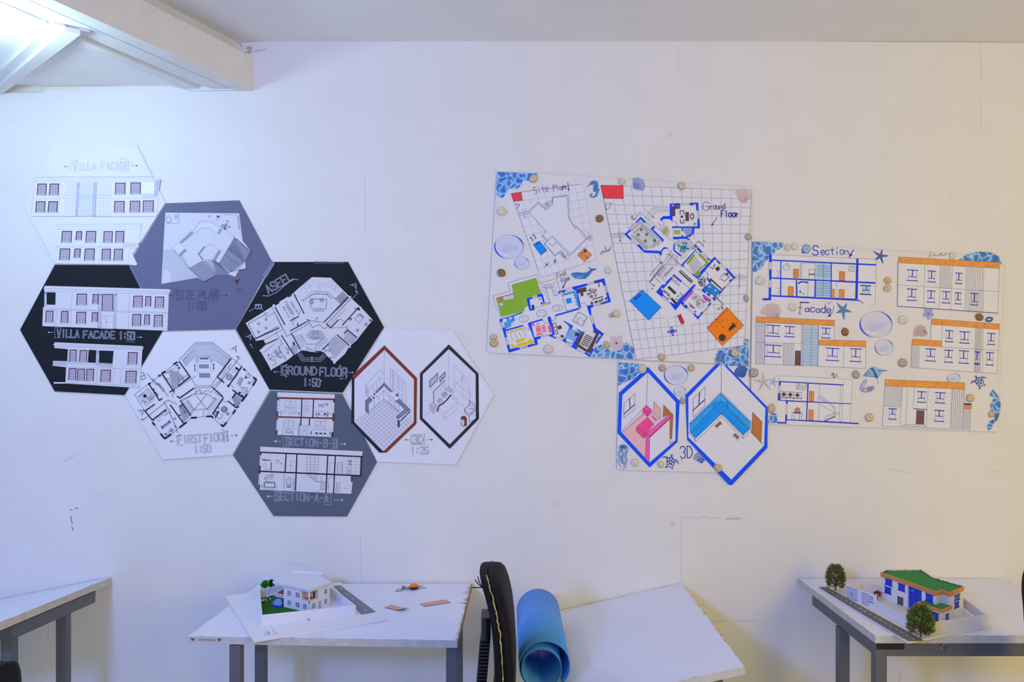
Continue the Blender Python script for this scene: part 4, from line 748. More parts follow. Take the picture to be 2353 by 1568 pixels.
def f(s):
    h = SH
    s.F('700 580 790 540 1015 480 1410 460 1430 820 1350 880 1290 930 1640 1215 1920 1500 1270 2200 1170 2120 1120 2000 990 2090 740 1860 735 1550 880 1270 890 1190 660 1150 390 900 610 660', h)
    g, b = '#7d82a0', BL
    s.F('62 222 368 228 372 405 105 400', '#ff444f').L('62 222 368 228 372 405 105 400 62 222', 1, '#7a2430').L('62 222 372 405|105 400 368 228', .6, '#c23844').L('115 470 208 468 190 520 160 550 130 565|140 568 130 500', .8, '#4a4e6a')
    s.L('660 680 790 535 1015 522|690 700 810 560 1015 552|720 715 830 585 1015 580|520 695 605 592 1080 1020|1080 1020 1060 1100 735 1560|990 1170 1500 1600 1640 1790', .9, g)
    s.L('205 905 385 880|208 930 385 905|210 950 385 935|1920 1460 2070 1475|1925 1490 2075 1505|1915 1515 2070 1535|1410 570 1425 690|1388 570 1400 690|1420 570 1412 690', .8, g).arrow(305, 855, 330, 1010, .9, '#5a5e8a', 5).arrow(1985, 1440, 1975, 1640, .8, '#8a8ea8', 5).arrow(695, 575, 800, 675, .9, '#5a5e8a', 5)
    s.F('1013 475 1155 468 1160 510 1050 512 1055 715 1035 715 1020 690 925 690 905 720 875 690 920 650 1015 645|1285 465 1408 460 1412 570 1380 572 1375 500 1290 500|1395 688 1425 685 1432 818 1355 820 1350 885 1300 925 1285 985 1230 960 1060 970 1058 935 1230 930 1320 880 1318 812 1045 815 1045 792 1395 790|1175 815 1195 815 1195 855 1178 855|1178 910 1200 910 1200 940 1178 940|385 900 470 825 475 855 425 900 495 960 470 980|540 740 610 655 700 740 665 755 610 690 555 750|745 825 800 780 815 800 785 830 930 970 925 1005 905 1000 890 965|555 1050 590 1038 680 1120 890 1130 935 1075 985 1085 980 1100 935 1105 905 1140 905 1190 875 1190 870 1165 665 1155|1065 1035 1085 1030 1085 1120 1180 1195 1165 1212 1065 1130|1350 1060 1375 1045 1465 1140 1440 1160 1390 1105 1205 1320 1215 1345 1195 1350 1172 1320 1370 1110|1520 1240 1540 1225 1585 1255 1635 1210 1720 1300 1700 1315 1635 1250 1400 1520 1325 1460 1330 1440 1385 1480 1580 1270|1785 1390 1805 1370 1922 1500 1850 1560 1830 1540 1880 1500|1525 1510 1540 1505 1590 1555 1580 1568|1075 1450 1175 1550 1165 1565 1062 1475 980 1568 955 1568|878 1265 905 1260 912 1310 880 1300', b)
    s.L('1160 480 1285 472|1160 495 1285 490|545 745 470 830|525 740 455 825|690 740 760 815|705 730 775 800|480 980 560 1050|500 960 580 1040|1290 980 1360 1055|1275 985 1345 1060|1450 1145 1530 1235|1470 1135 1545 1225|1700 1320 1785 1395|1720 1300 1805 1375|1295 925 1345 880|1315 925 1355 890', .8, g)
    s.F('1050 510 1158 515 1155 545 1090 550 1090 650 1050 650|1228 595 1278 592 1280 715 1230 718', '#6a4c48').L('1155 575 1205 572|1155 575 1158 620|1205 572 1208 620|1160 700 1165 745 1208 742 1208 700|1310 615 1335 615|1312 693 1338 690|1295 635 1345 630 1350 670 1300 675 1295 635', 1.8, TK).F('1162 642 1198 640 1198 670 1165 672', TK).circles('1358 755 22', GRN).F('1040 495 1072 490 1072 505 1042 510|1345 482 1372 482 1372 498 1345 500', YE)
    s.L('1055 720 1110 745 1130 785 1060 795|850 735 885 775 880 840|910 720 940 760 890 780|1065 970 1140 972 1130 1010 1085 1035|905 1000 860 1030 850 1070|985 1090 1010 1140 1045 1160|800 1190 820 1230 870 1255|1190 855 1225 870 1245 900', .8, '#6a6e8a')
    s.F('1190 815 1320 815 1320 885 1245 925 1240 880 1195 855', '#bcd2ea').grid('1190 812 1322 812 1320 885 1245 925', 8, 7, .6, '#3f78c4').F('1072 840 1160 838 1162 900 1078 905', '#b4c872').L('1075 870 1110 840 1130 900 1160 860|1080 900 1100 870', .8, '#7a9640').L('1060 820 1062 935', .6, g)
    s.F('470 850 610 705 890 970 780 1085 660 1120', '#d5d9d8').L('470 860 600 735 885 975 785 1085|690 1100 480 905', 1.6, '#7c8f86').L('520 880 620 790 830 990 740 1090|540 920 720 1080|525 865 545 885|560 835 580 855', .8, '#4c564f')
    for k in range(8): s.L('%d %d %d %d' % (630+k*27, 765+k*26, 615+k*27, 785+k*26), .8, '#4c564f'); s.L('%d %d %d %d' % (540+k*24, 930+k*21, 525+k*24, 950+k*21), .8, '#4c564f')
    s.circles('618 835 19|580 907 19|695 902 19|675 993 19|800 988 19', '#6c8a6a', .8, '#4c564f')
    for k in range(30): a, q = random.uniform(0, 1), random.uniform(0, 1); s.circles('%f %f 4' % (540+a*240-q*0+q*60, 900+a*130-q*90+60*a), '#9aa6a0', n=6)
    s.ell(955, 855, 48, 62, '#d8dfc0', 1, '#7a8c4c', 16, -.3).circles('940 835 14|970 850 14|955 880 14|930 865 10|965 820 10', '#b9c888', .8, '#7a8c4c')
    s.F('665 735 695 740 680 760 655 755|465 935 495 935 495 960 475 960|1262 935 1288 935 1285 960 1262 960|1370 1075 1395 1085 1390 1105 1365 1100|885 1255 912 1255 912 1290 888 1285|1640 1250 1668 1255 1665 1275 1645 1280|1865 1490 1890 1500 1885 1525 1860 1520|725 1460 750 1450 768 1475 745 1480', YE)
    s.grid('1085 1000 1230 965 1350 1080 1170 1200', 7, 8, .5, '#9a9eb4').F('1160 1065 1235 1050 1255 1110 1165 1110', '#158a9c').F('1182 1010 1210 1010 1212 1035 1188 1035|1225 1010 1255 1015 1248 1045 1225 1040|1122 1048 1150 1045 1152 1072 1128 1072|1255 1085 1285 1095 1275 1112 1250 1105|1160 1115 1185 1115 1178 1142 1155 1138|1198 1120 1225 1120 1220 1150 1195 1148', '#158a9c').circles('1335 1095 18', '#a8b458')
    s.F('1240 1300 1335 1178 1362 1182 1360 1205 1265 1318|1405 1180 1430 1160 1560 1295 1510 1345 1492 1320 1515 1290|1355 1445 1400 1405 1440 1440 1395 1490', '#8fb422').F('1360 1150 1410 1130 1415 1160 1385 1170', SH).circles('1378 1148 7|1398 1148 7', INK)
    for k in range(9): s.L('%d %d %d %d' % (1280+k*8, 1330+k*16-k*0, 1380+k*14, 1215+k*18), .6, '#5a5e74')
    s.F('1415 1400 1490 1330 1505 1345 1430 1420', '#e4e5ee').L('1415 1400 1490 1330 1510 1350 1435 1420 1415 1400|1440 1395 1485 1352', .8, '#5a5e8a')
    s.L('965 1180 1060 1180 1120 1210 1110 1330 960 1320|1000 1170 1180 1350|1065 1185 740 1560|1160 1250 1250 1190', .7, '#6a6e80')
    for k in range(7): s.L('%d %d %d %d' % (970, 1200+k*18, 1110, 1215+k*17), .4, '#9a9eac')
    for k in range(8): s.L('%d %d %d %d' % (820+k*15, 1440-k*16, 870+k*14, 1485-k*16), .8, '#5a5e8a'); s.L('%d %d %d %d' % (960+k*16, 1490-k*17, 925+k*16, 1450-k*14), .8, '#5a5e8a')
    for k in range(6): s.L('%d %d %d %d' % (830+k*22, 1445+k*22, 860+k*20, 1420+k*26), .8, '#5a5e8a')
    s.L('880 1300 740 1460|930 1320 790 1470 880 1568|920 1495 1060 1350', .8, '#5a5e8a').L('1150 1420 1170 1400 1330 1545 1310 1568 1150 1420|1165 1425 1310 1555', 1, '#4a4e5c')
    s.L('1565 1345 1605 1380 1640 1320|1630 1320 1625 1345', 1.1, TK).F('1640 1375 1680 1340 1712 1375 1675 1415', TK).L('1720 1490 1770 1440 1840 1490 1770 1550 1705 1510|1765 1442 1810 1480', 1.1, '#5a5e74').F('1790 1440 1815 1430 1825 1455 1800 1462', TK).L('1480 1420 1520 1415 1545 1460 1535 1510|1460 1450 1475 1460', .9, '#6a6e8a').F('1570 1510 1640 1560 1625 1568 1560 1530', '#5d3f3a')
    for k in range(14): x, y = random.uniform(1420, 1500), random.uniform(1480, 1568); s.L('%f %f %f %f' % (x, y, x+16, y-10), 1.1, TK)
    s.L('500 690 478 660 495 640 505 670 485 690|1350 1060 1410 990 1470 1055', .9, '#4a4e5c').F('505 690 540 680 515 705|1460 1050 1478 1045 1478 1065|1475 985 1495 980 1490 1000', '#4a4e5c')
flat_part(R3, .0064, 'ground_floor_drawing', A, f)
def f(s):
    b, g = BL, '#7d82a0'
    s.F('668 450 760 340 790 345 905 215 925 190 1045 295 1030 310 930 225 760 420 775 500 755 525|860 600 885 598 940 630 1210 340 1240 345 1235 360 1050 580 1130 660 1115 685 1090 685 1025 615 950 712 935 700|1200 765 1225 755 1265 800 1330 730 1352 740 1270 845|1410 640 1440 600 1475 590 1430 655|1490 545 1525 535 1510 575 1490 570|1565 470 1650 370 1672 375 1580 490|1720 290 1805 225 1815 240 1735 310|1395 255 1405 240 1460 310 1440 325|1330 410 1440 320 1450 335 1350 415 1530 560 1510 570 1320 430|1670 120 1690 105 1810 240 1790 250', b)
    s.L('770 500 865 590|755 520 850 610|1130 665 1215 745|1115 680 1200 765|1340 735 1425 640|1355 740 1435 655|1660 375 1725 300|1680 375 1740 310|1530 535 1570 490|1515 570 1590 490', .8, g)
    s.F('830 385 860 360 965 460 935 485|875 545 900 530 970 600 945 632', '#3c3a3c').L('755 450 785 425 860 480 860 545 830 550 750 470|780 440 860 500|790 460 810 445|845 495 825 505|1015 460 1050 495 985 570 945 545|970 520 995 505 985 490', 1.4, '#4a4650')
    s.F('1045 575 1190 415 1215 440 1080 592', '#c45fc8').F('1330 495 1350 480 1460 565 1440 600 1380 570|1140 640 1165 625 1230 685 1200 690|1215 730 1230 710 1250 730 1235 755', '#b850c0').L('1315 545 1365 590|1350 540 1390 575 1365 605 1325 570', 1.1, '#8a4a90').L('1140 605 1225 680', 1.2, '#7a3c80')
    s.ell(1240, 525, 70, 42, None, .9, '#8a8098', 18, .3).ell(1300, 620, 65, 48, None, .9, '#8a8098', 18, 1.1)
    for k in range(14): a = k*.45; s.seg((1280, 615), (1280+45*math.cos(a), 615+45*math.sin(a)), .7, '#a88ab0'); s.seg((1235, 525), (1235+45*math.cos(a), 525+28*math.sin(a)), .6, '#9a90a8')
    s.F('1350 415 1400 375 1440 390 1475 395 1440 335 1460 320 1590 430 1510 540', '#1fa0ea').grid('1360 420 1460 320 1590 435 1505 540', 8, 9, .7, '#1670c4').circles('1470 508 30', SH, .8, g).F('1385 450 1410 455 1400 480 1378 475|1515 410 1540 420 1530 440 1512 435', SH)
    s.F('1440 265 1455 250 1615 395 1605 415', '#5d463f').L('1200 360 1220 400 1270 420 1300 400', .9, g)
    for k in range(40): x, y = random.uniform(1265, 1370), random.uniform(255, 370); s.L('%f %f %f %f %f %f' % (x, y, x+10, y-8, x+14, y+4), .9, '#4a4650')
    s.L('1005 150 1025 140 1190 295 1175 320 1005 165 1005 150|1020 165 1175 305', 1, '#4a4e5c').L('900 255 1010 345 1000 360 890 275|955 290 980 270|1050 310 1160 400', .8, '#5a5e8a').L('620 275 575 300 630 360|575 300 770 90', .9, '#3a3e54').F('625 350 650 345 645 370|595 400 628 390 618 412', '#3a3e54')
    s.L('1340 360 1635 625 1560 705|1530 520 1635 625', .9, '#3a3e54').F('1555 685 1578 700 1555 708', '#3a3e54').L('1605 680 1628 665 1632 690 1610 695', 1, '#4a4e5c')
    s.F('740 395 768 385 765 410 742 418|1068 612 1092 622 1085 640 1062 632|1445 580 1472 582 1468 602 1445 605|1285 400 1300 395 1325 415 1310 430|890 225 920 220 915 235 895 242|1275 775 1300 768 1298 785 1280 795', YE)
    s.F('290 575 470 418 740 668 562 850', CY).L('290 575 470 418 740 668 562 850 290 575', 1, '#1b50c0').F('350 545 435 470 460 500 380 570', '#1632c4').L('375 540 440 485|390 555 450 500|395 505 420 540|420 485 445 515', .8, CY).L('340 580 470 640 600 760|420 580 560 680 640 720', .7, '#2f86dc')
    s.F('978 790 1022 768 1075 890 1035 912', '#e03030').L('990 818 1035 800|1005 850 1050 832|1018 880 1065 865|978 790 1022 768 1075 890 1035 912 978 790', .9, '#7a2430')
    s.F('870 990 928 985 930 1042 875 1045|878 955 905 952 908 975 880 975|835 1010 858 1010 858 1038 838 1035|938 995 965 995 962 1020 942 1022|895 1058 922 1055 922 1078 898 1078', '#3040cc').L('885 1000 915 1030', .8, '#8a94e0')
    s.F('1690 672 1925 928 1620 1218 1405 965', '#ff8a1e').F('1690 672 1715 705 1420 985 1405 965', '#fa7420').L('1690 672 1925 928 1620 1218 1405 965 1690 672', .9, '#8a5430').circles('1620 1105 52', '#453c34').F('1705 980 1775 900 1820 940 1725 1012', '#453c34').L('1770 895 1815 945', 2.6, '#3a342c').L('1800 905 1825 880|1815 910 1838 885', 1, '#5a4634').circles('1535 848 9|1620 858 9|1537 937 9|1632 953 9|1580 900 5', '#5a3c24').L('1535 848 1632 953|1620 858 1537 937', .6, '#b06a30')
flat_part(R4, .0068, 'ground_floor_drawing', A, f)
def f(s):
    s.text('Ground'[0], 1470, 565, 1580, 575, 115, 1.1, '#5a5890'); s.text('round', 1575, 555, 1790, 552, 82, 1.3, '#4a48a0'); s.text('Floor', 1725, 660, 1985, 660, 85, 2.0, NV); s.arrow(1670, 660, 1592, 782, 1.0, NV, 6)
flat_part(R3, .0074, 'handwritten_title', A, f)
sticker('water_cutout', A, R2, '1548 1388 1580 1320 1625 1245 1700 1205 1740 1255 1880 1300 1985 1285 2010 1225 2060 1178 2130 1225 2170 1250 2165 1415', WATER, d=.0074)
sticker('water_cutout', A, R4, '1595 1500 1640 1270 1925 1225 1930 1130 2000 1118 1998 1518 1590 1500 1560 1490', WATER, d=.0074)
flower(A, R2, 1920, 1185, 118, '#d6ccd6', '#b9a9b8', '#c0365c')
jelly(A, R4, 1600, 1315, 42, 200, .35, '#6fa8e0', '#2f6cc0', .0079)
def f(s):
    c, d = '#5e97d6', '#2458a4'
    s.sheet('1550 325 1590 295 1600 265 1625 240 1660 230 1705 240 1725 270 1730 340 1750 370 1735 395 1725 430 1710 470 1665 495 1615 490 1592 455 1605 425 1640 430 1640 450 1620 452 1625 470 1655 472 1685 440 1690 405 1650 390 1648 340 1665 295 1610 302', c, .0003)
    for i in range(5):
        for j in range(4): s.circles('%d %d 7' % (1668+j*16-i*2, 305+i*22), d, n=6)
    s.circles('1648 270 7', d).L('1620 285 1700 262|1640 250 1650 262|1690 250 1700 262|1550 325 1600 300', 1, d).L('1700 440 1670 480 1615 478', 1, d)
Sk0 = Sk(R1, .0056); f(Sk0); Sk0.build('seahorse_sticker', A)
scallop(A, R3, 560, 225, 108, .9, '#cfd4ea', '#7d8cc4', 2.0, .0078)
conch(A, R3, 2030, 345, 105, .5, '#dcc8c8', '#c4a2a6', .0078)
bubble(A, R1, 390, 1226, 225, 184); bubble(A, R1, 580, 1470, 112, 95)
for q in ((1225, 412, 10, 'banded', .5), (1153, 487, 11, 'white', 0), (1377, 503, 9.5, 'brown', .6), (1152, 628, 10, 'brown', 2.6), (1396, 622, 9, 'white', 0, .85), (1416, 721, 9, 'cream', 1.6), (1405, 725, 5.5, 'grey', 1), (1134, 775, 8, 'banded', 0, 1.1), (1135, 789, 10, 'tan', 0), (1260, 803, 11.5, 'white', .3), (1393, 793, 10, 'tan', .2, .7), (1428, 419, 8.5, 'cream', .4, .9), (1565, 429, 10.5, 'banded', -.5, .9), (1718, 545, 9, 'grey', .3, .9), (1713, 686, 9, 'grey', .2, .65), (1519, 821, 9, 'tan', -.9), (1687, 811, 10, 'banded', 2, 1.05)):
    shell(A, *q[:5], *(q[5:] or (1,)), d=.0076)
# ---- board with the two blue hexagon rooms
C = board('collage_board', ZP, '1420 828 1720 842 1717 1084 1700 1086 1690 1083 1650 1087 1420 1080 1416 1074', WBD, 'small white collage board with two blue hexagon room drawings, lowest of the collages', t=.005, side='#8c8a88')
sticker('water_cutout', C, R5, '108 115 345 125 335 185 430 232 330 245 290 300 200 340 100 388', WATER, d=.0054)
def f(s):
    b = mat('#0a56ff', .6)
    frame(s, '445 168 815 565 790 1040 465 1338 92 938 110 468', '445 232 768 580 765 1020 465 1278 135 920 150 495', [b]*6, '#e8e8ee')
    g = '#4a3f78'
    s.F('150 930 385 690 500 800 430 940 415 1218 135 920', '#f6bfc4').F('700 1040 730 1012 745 1035 700 1065', '#f6bfc4')
    s.L('445 235 428 615|428 615 135 920|430 690 150 925|165 765 168 595 295 480 295 655 165 765', .9, g).L('232 535 240 645|168 718 292 605', 2.0, '#2326a0')
    s.F('430 615 488 665 485 700 438 745 385 695 390 655', '#ff4f9e').L('430 615 488 665 440 705 390 655|440 705 438 745|485 700 438 745 385 695 390 655 430 615 488 665 485 700', .8, g)
    s.F('510 575 592 660 590 780 515 700', '#f5b9c2').L('510 700 515 575 592 660 590 780', .8, g).F('450 755 510 700 590 785 520 835', '#f2c8d4').F('485 742 505 730 555 785 535 800', '#f06a9a').L('440 755 505 695 590 785', .8, g)
    s.F('315 865 440 760 520 835 430 940 400 945', '#ff4f9e').F('315 865 400 945 398 998 308 910|400 945 430 935 430 980 398 998', '#f0558e').L('315 865 440 755 520 838|315 865 308 910 398 998|315 865 402 945 398 998|402 945 430 925', .8, g)
    s.F('628 612 738 725 722 1005 700 1000 705 770 690 725 620 755', '#c27a3a').L('628 612 738 725 722 1005 700 1000|628 612 620 755', .9, g)
    s.F('430 938 690 722 712 748 468 975', '#ff62c0').F('430 938 468 975 462 1278 415 1230', '#fb62c0').F('468 975 712 755 708 770 470 990', '#e8404e').L('430 938 690 722 712 750 468 975 430 938 415 1220|468 975 460 1275|700 760 700 1065', .9, g)
flat_part(R5, .0062, 'bedroom_drawing', C, f)
def f(s):
    b = mat('#0a56ff', .6)
    o, i = pairs(nums('1235 138 1355 148 1838 640 1830 1108 1420 1540 1385 1538 900 1015 878 495')[0]), pairs(nums('1285 140 1325 147 1808 650 1792 1082 1412 1478 1405 1468 915 985 915 520')[0])
    s.sheet(' '.join('%f %f' % q for q in o), '#e8e8ee', .0008)
    for k in (1, 2, 3, 4, 5, 6, 7): s.poly([o[k], o[(k+1) % 8], i[(k+1) % 8], i[k]], b)
    g = '#3a3f78'
    s.L('1297 150 1295 460|968 540 1110 402 1103 625 970 750 968 540', .9, g).L('1045 470 1035 610|968 675 1103 550', 2.2, '#2326a0')
    s.F('925 830 1293 470 1635 805 1630 890 1550 965 1300 712 1000 1000 932 930', '#12a0ff').F('932 850 1200 590 1200 650 940 920', '#38aef4').F('1375 585 1625 822 1620 890 1500 770 1370 640', '#38aef4').F('1205 575 1293 480 1375 575 1300 565', '#48b8f6')
    s.L('920 830 1293 458 1640 800 1640 905|920 930 1000 1035 1300 745 1550 1000 1640 912|935 915 990 1000 1300 712 1550 965 1622 890|1200 590 1205 650 1300 710 1370 640 1372 575 1293 480|1293 470 1295 570 1205 655|1295 570 1372 640|1070 710 1080 770|1500 700 1500 770 1420 840|1205 655 940 915|1372 640 1620 885|1550 965 1550 1000|990 1000 995 1035|1300 712 1300 745', .8, g).L('960 935 1180 735|1000 900 1120 790|1320 690 1520 890|1420 720 1560 850', .9, '#0f84dc')
    s.F('1225 855 1280 800 1300 825 1248 870|1440 965 1455 940 1500 980 1480 1005', '#b06a44').L('1225 855 1230 868|1248 870 1250 888|1300 825 1300 842|1432 955 1430 985|1478 1005 1475 1028|1500 980 1502 1015|1225 855 1280 800 1300 825 1248 870 1225 855|1440 965 1455 940 1500 980 1480 1005 1440 965', .9, '#4a3038')
    s.F('1660 695 1768 808 1758 1048 1648 930', '#c98242').L('1660 695 1768 808 1758 1048 1648 930 1660 695|1635 920 1775 1065', .9, '#4a3a34').circles('1655 825 4', '#4a3a34')
flat_part(R5, .0066, 'living_room_drawing', C, f)
title(C, R5, lambda s: s.text('3D', 825, 1230, 985, 1222, 135, 2.0, NV).circles('840 1250 6|940 1092 5', NV), 'handwritten_title', .0054)
bubble(C, R5, 772, 265, 143, 116); bubble(C, R5, 817, 455, 74, 58)
jelly(C, R5, 160, 1110, 55, 260, .05, '#6aa2d8', '#2c62b4'); turtle(C, R5, 710, 1275, 58, .15); scallop(C, R5, 1062, 1240, 88, -.1, '#c9d2e8', '#2f55a4', 1.4); scallop(C, R5, 1535, 245, 88, -.5, '#4f7fc0', '#1f4f9c', 1.1)
for q in ((1475, 848, 11.5, 'cream', 0, .85), (1521, 846, 9.5, 'grey', .5, .9), (1587, 846, 9.5, 'tan', -.4, .85), (1567, 921, 9, 'grey', 0, .65), (1458, 1063, 10, 'white', 0, .9), (1517, 1067, 9, 'cream', .6, .8), (1649, 1075, 10, 'tan', -1, 1.05)):
    shell(C, *q[:5], *(q[5:] or (1,)), d=.0072)
# ---- board with sections and facades
B_ = board('collage_board', ZP, '1729 557 2307 592 2290.5 993 1724 974 1724 845', WBD, 'white collage board with blue sections and orange-roofed facades, farthest right', t=.005, side='#8c8a88')
sticker('water_cutout', B_, R6, '118 105 580 122 575 195 470 235 435 285 370 300 350 380 295 410 262 515 120 572', WATER, d=.0054)
sticker('water_cutout', B_, R8, '660 135 720 95 830 65 930 75 985 105 1008 155 1000 180 985 150', WATER, d=.0054)
sticker('water_cutout', B_, R8, '935 1160 975 1210 1002 1270 995 1350 975 1410 945 1440 930 1480 900 1502 890 1460 905 1425 955 1400 920 1330 918 1285 945 1240 910 1210', WATER, d=.0054)
sticker('water_cutout', B_, R7, '285 1345 310 1310 355 1300 390 1330 405 1400 390 1425 282 1425', WATER, d=.0054)
def f(s):
    b = mat('#1248f0', .6); g = '#6a7094'
    s.sheet('365 292 410 297 1972 372 1955 1045 1780 1035 1720 998 265 985 265 955 360 950', SH, .0004)
    s.L('410 297 1972 372 1955 1040', .8, '#8a8ea0')
    s.F('365 290 408 292 405 415 365 412|365 530 385 515 405 530 403 640 1960 712 1958 738 400 660 395 682 368 682|362 800 380 788 398 800 395 905 1665 960 1680 985 1722 975 1720 998 1650 992 398 928 395 985 265 985 265 955 360 950|408 372 1970 442 1968 465 405 392|1672 358 1708 362 1695 980 1655 978|535 395 552 397 548 912 530 912|1290 425 1308 428 1300 950 1285 948|765 680 785 682 788 925 768 922|1050 690 1070 692 1065 940 1042 935', b)
    s.L('365 415 362 530|385 415 382 520|402 415 402 530|365 682 362 800|385 682 380 790|402 682 398 800', .7, g)
    s.F('1075 425 1288 435 1285 670 1072 665|1070 692 1285 700 1285 945 1065 938', '#b4d4ee')
    for k in range(5): s.L('%d %d %d %d' % (1075, 470+k*36, 1288, 478+k*36), .8, '#2c4fae')
    for k in range(6): s.L('%d %d %d %d' % (1070, 730+k*35, 1286, 738+k*35), .8, '#2c4fae')
    s.L('1180 430 1172 940', .9, '#2c4fae')
    s.F('730 515 812 518 808 650 728 648|652 778 732 782 728 922 650 918|1418 550 1502 555 1498 688 1415 685|1300 815 1348 820 1340 952 1296 948|1415 820 1495 825 1490 958 1412 955', '#ea9a52').L('745 520 742 648|762 520 760 648|780 520 778 648|1435 555 1432 685|1455 555 1452 685|1475 555 1472 685', .5, '#a8622a')
    s.L('730 515 812 518 808 650 728 648 730 515|652 778 732 782 728 922 650 918 652 778|1418 550 1502 555 1498 688 1415 685 1418 550|1415 820 1495 825 1490 958 1412 955 1415 820|1300 815 1348 820 1340 952', .7, '#6a4a34').circles('745 580 5|722 850 4|1490 600 5|1478 895 4', '#4a2c1c')
    s.circles('630 482 50', None, .9, '#6a6e80', 20).L('630 435 630 480 655 485|580 485 590 485|1565 470 1645 478 1640 550 1562 545 1565 470|1610 485 1600 520 1580 530', .9, '#5a5e74')
    s.L('835 420 828 655|855 420 850 655|862 430 870 425 1050 435 1058 440|1060 425 1055 665|965 515 1048 520 1046 660|965 515 962 655|480 550 525 555 500 575 498 640 520 640', .8, g).L('968 590 975 600 990 590 1005 600 1020 590 1035 602 1048 595', 2.0, '#4a3c5c')
    s.F('790 722 850 695 950 705 950 730 860 715 800 745', '#3a48b8').L('790 760 795 925|950 705 945 935|480 800 515 808 510 900|1380 705 1376 950', .7, g).F('820 840 835 835 845 870 825 872', '#3a3c48').L('845 880 890 882 888 915', .8, '#6a6e80').circles('508 790 5|572 792 5', '#8a8ea0')
    s.F('1765 770 1870 775 1865 890 1762 885', '#c4dcf2').L('1742 762 1886 768|1730 893 1890 900', 2.4, '#24248c').L('1825 770 1822 832|1765 830 1868 836', 1.8, '#24248c').L('1768 770 1762 890|1870 775 1865 895', .7, g).L('1720 985 1740 998 1745 1005|1760 1010 1772 1028', 1.4, '#1a2aa0')
flat_part(R6, .0058, 'upper_section_drawing', B_, f)
def f(s):
    s.text('S', 1020, 305, 1130, 310, 140, 2.2, '#2340c8'); s.text('ection', 1145, 305, 1575, 292, 105, 1.7, '#2340c8'); s.arrow(1632, 228, 1568, 338, 2, NV, 9)
    s.L('1030 285 1012 280 1005 295|1545 210 1552 218', .8, '#6a6e8c')
flat_part(R6, .0056, 'handwritten_title', B_, f)
def f(s):
    s.L('835 1015 960 1020', 2.4, NV); s.L('838 1020 825 1180 810 1192|812 1090 830 1098 860 1090|825 1175 845 1190', 1.3, '#4a4e9c'); s.text('acade', 905, 1152, 1310, 1178, 100, 1.9, '#2340c8'); s.L('1230 1005 1265 1040 1305 1000|1205 1040 1200 1110', .8, '#6a6e8c'); s.L('1330 1065 1335 1110 1315 1170', 1, '#4a4e9c'); s.arrow(1312, 1175, 1248, 1235, 1.2, NV, 8)
flat_part(R6, .0056, 'handwritten_title', B_, f)
WD = mat('#f6a656', .6, noise=.12, scale=70, name='orange_marker')
H, g = '#2030c4', '#7a80a4'
def lines(s, x0, y0, x1, y1, n, w=.8, dxb=0, c='#5a5e94', dy=0):
    for k in range(n): x = x0+(x1-x0)*k/(n-1); s.L('%f %f %f %f' % (x, y0+dy*k/(n-1), x+dxb, y1+dy*k/(n-1)), w, c)
def roof(s, st):
    s.F(st, WD)
    for a in nums(st):
        q = pairs(a); s.pl(q, .8, '#8a5a3c', True)
        for t in (.3, .55, .8): s.seg((q[0][0]+(q[3][0]-q[0][0])*t, q[0][1]+(q[3][1]-q[0][1])*t), (q[1][0]+(q[2][0]-q[1][0])*t, q[1][1]+(q[2][1]-q[1][1])*t), .5, '#d07c34', 0)
def f(s):
    s.sheet('135 148 1078 192 1078 430 1455 440 1450 768 870 742 132 712', SH, .0004)
    s.L('135 215 132 712 870 742 1450 768 1455 515|685 235 672 735|690 245 685 740|890 250 880 742|1078 258 1075 430|132 455 245 462 690 468|1190 500 1182 762|470 465 465 725|245 225 240 715', .8, g)
    lines(s, 150, 222, 240, 708, 6, .9, -6); lines(s, 472, 465, 585, 725, 7, .9, -4)
    s.F('705 248 885 258 872 742 695 738', '#b9d4ea')
    for k in range(13): s.L('%d %d %d %d' % (703-k*.6, 300+k*35, 885-k*.9, 308+k*35), .6, '#6a86b4')
    s.L('800 252 795 742|705 248 695 738|885 258 872 742', .8, '#5a76ac')
    roof(s, '137 148 1076 192 1075 258 135 215'); roof(s, '893 425 1455 440 1452 512 890 488')
    s.hwin('255 252 432 345 382|478 266 605 350 388|918 285 1035 355 403|245 490 448 580 628|972 527 1138 622 673|1262 534 1405 630 685', H)
    s.F('610 558 665 562 662 735 605 732', '#7a5648').L('605 732 610 558 668 562 664 735', 1.6, '#2e2a8c')
flat_part(R7, .0058, 'front_facade_drawing', B_, f)
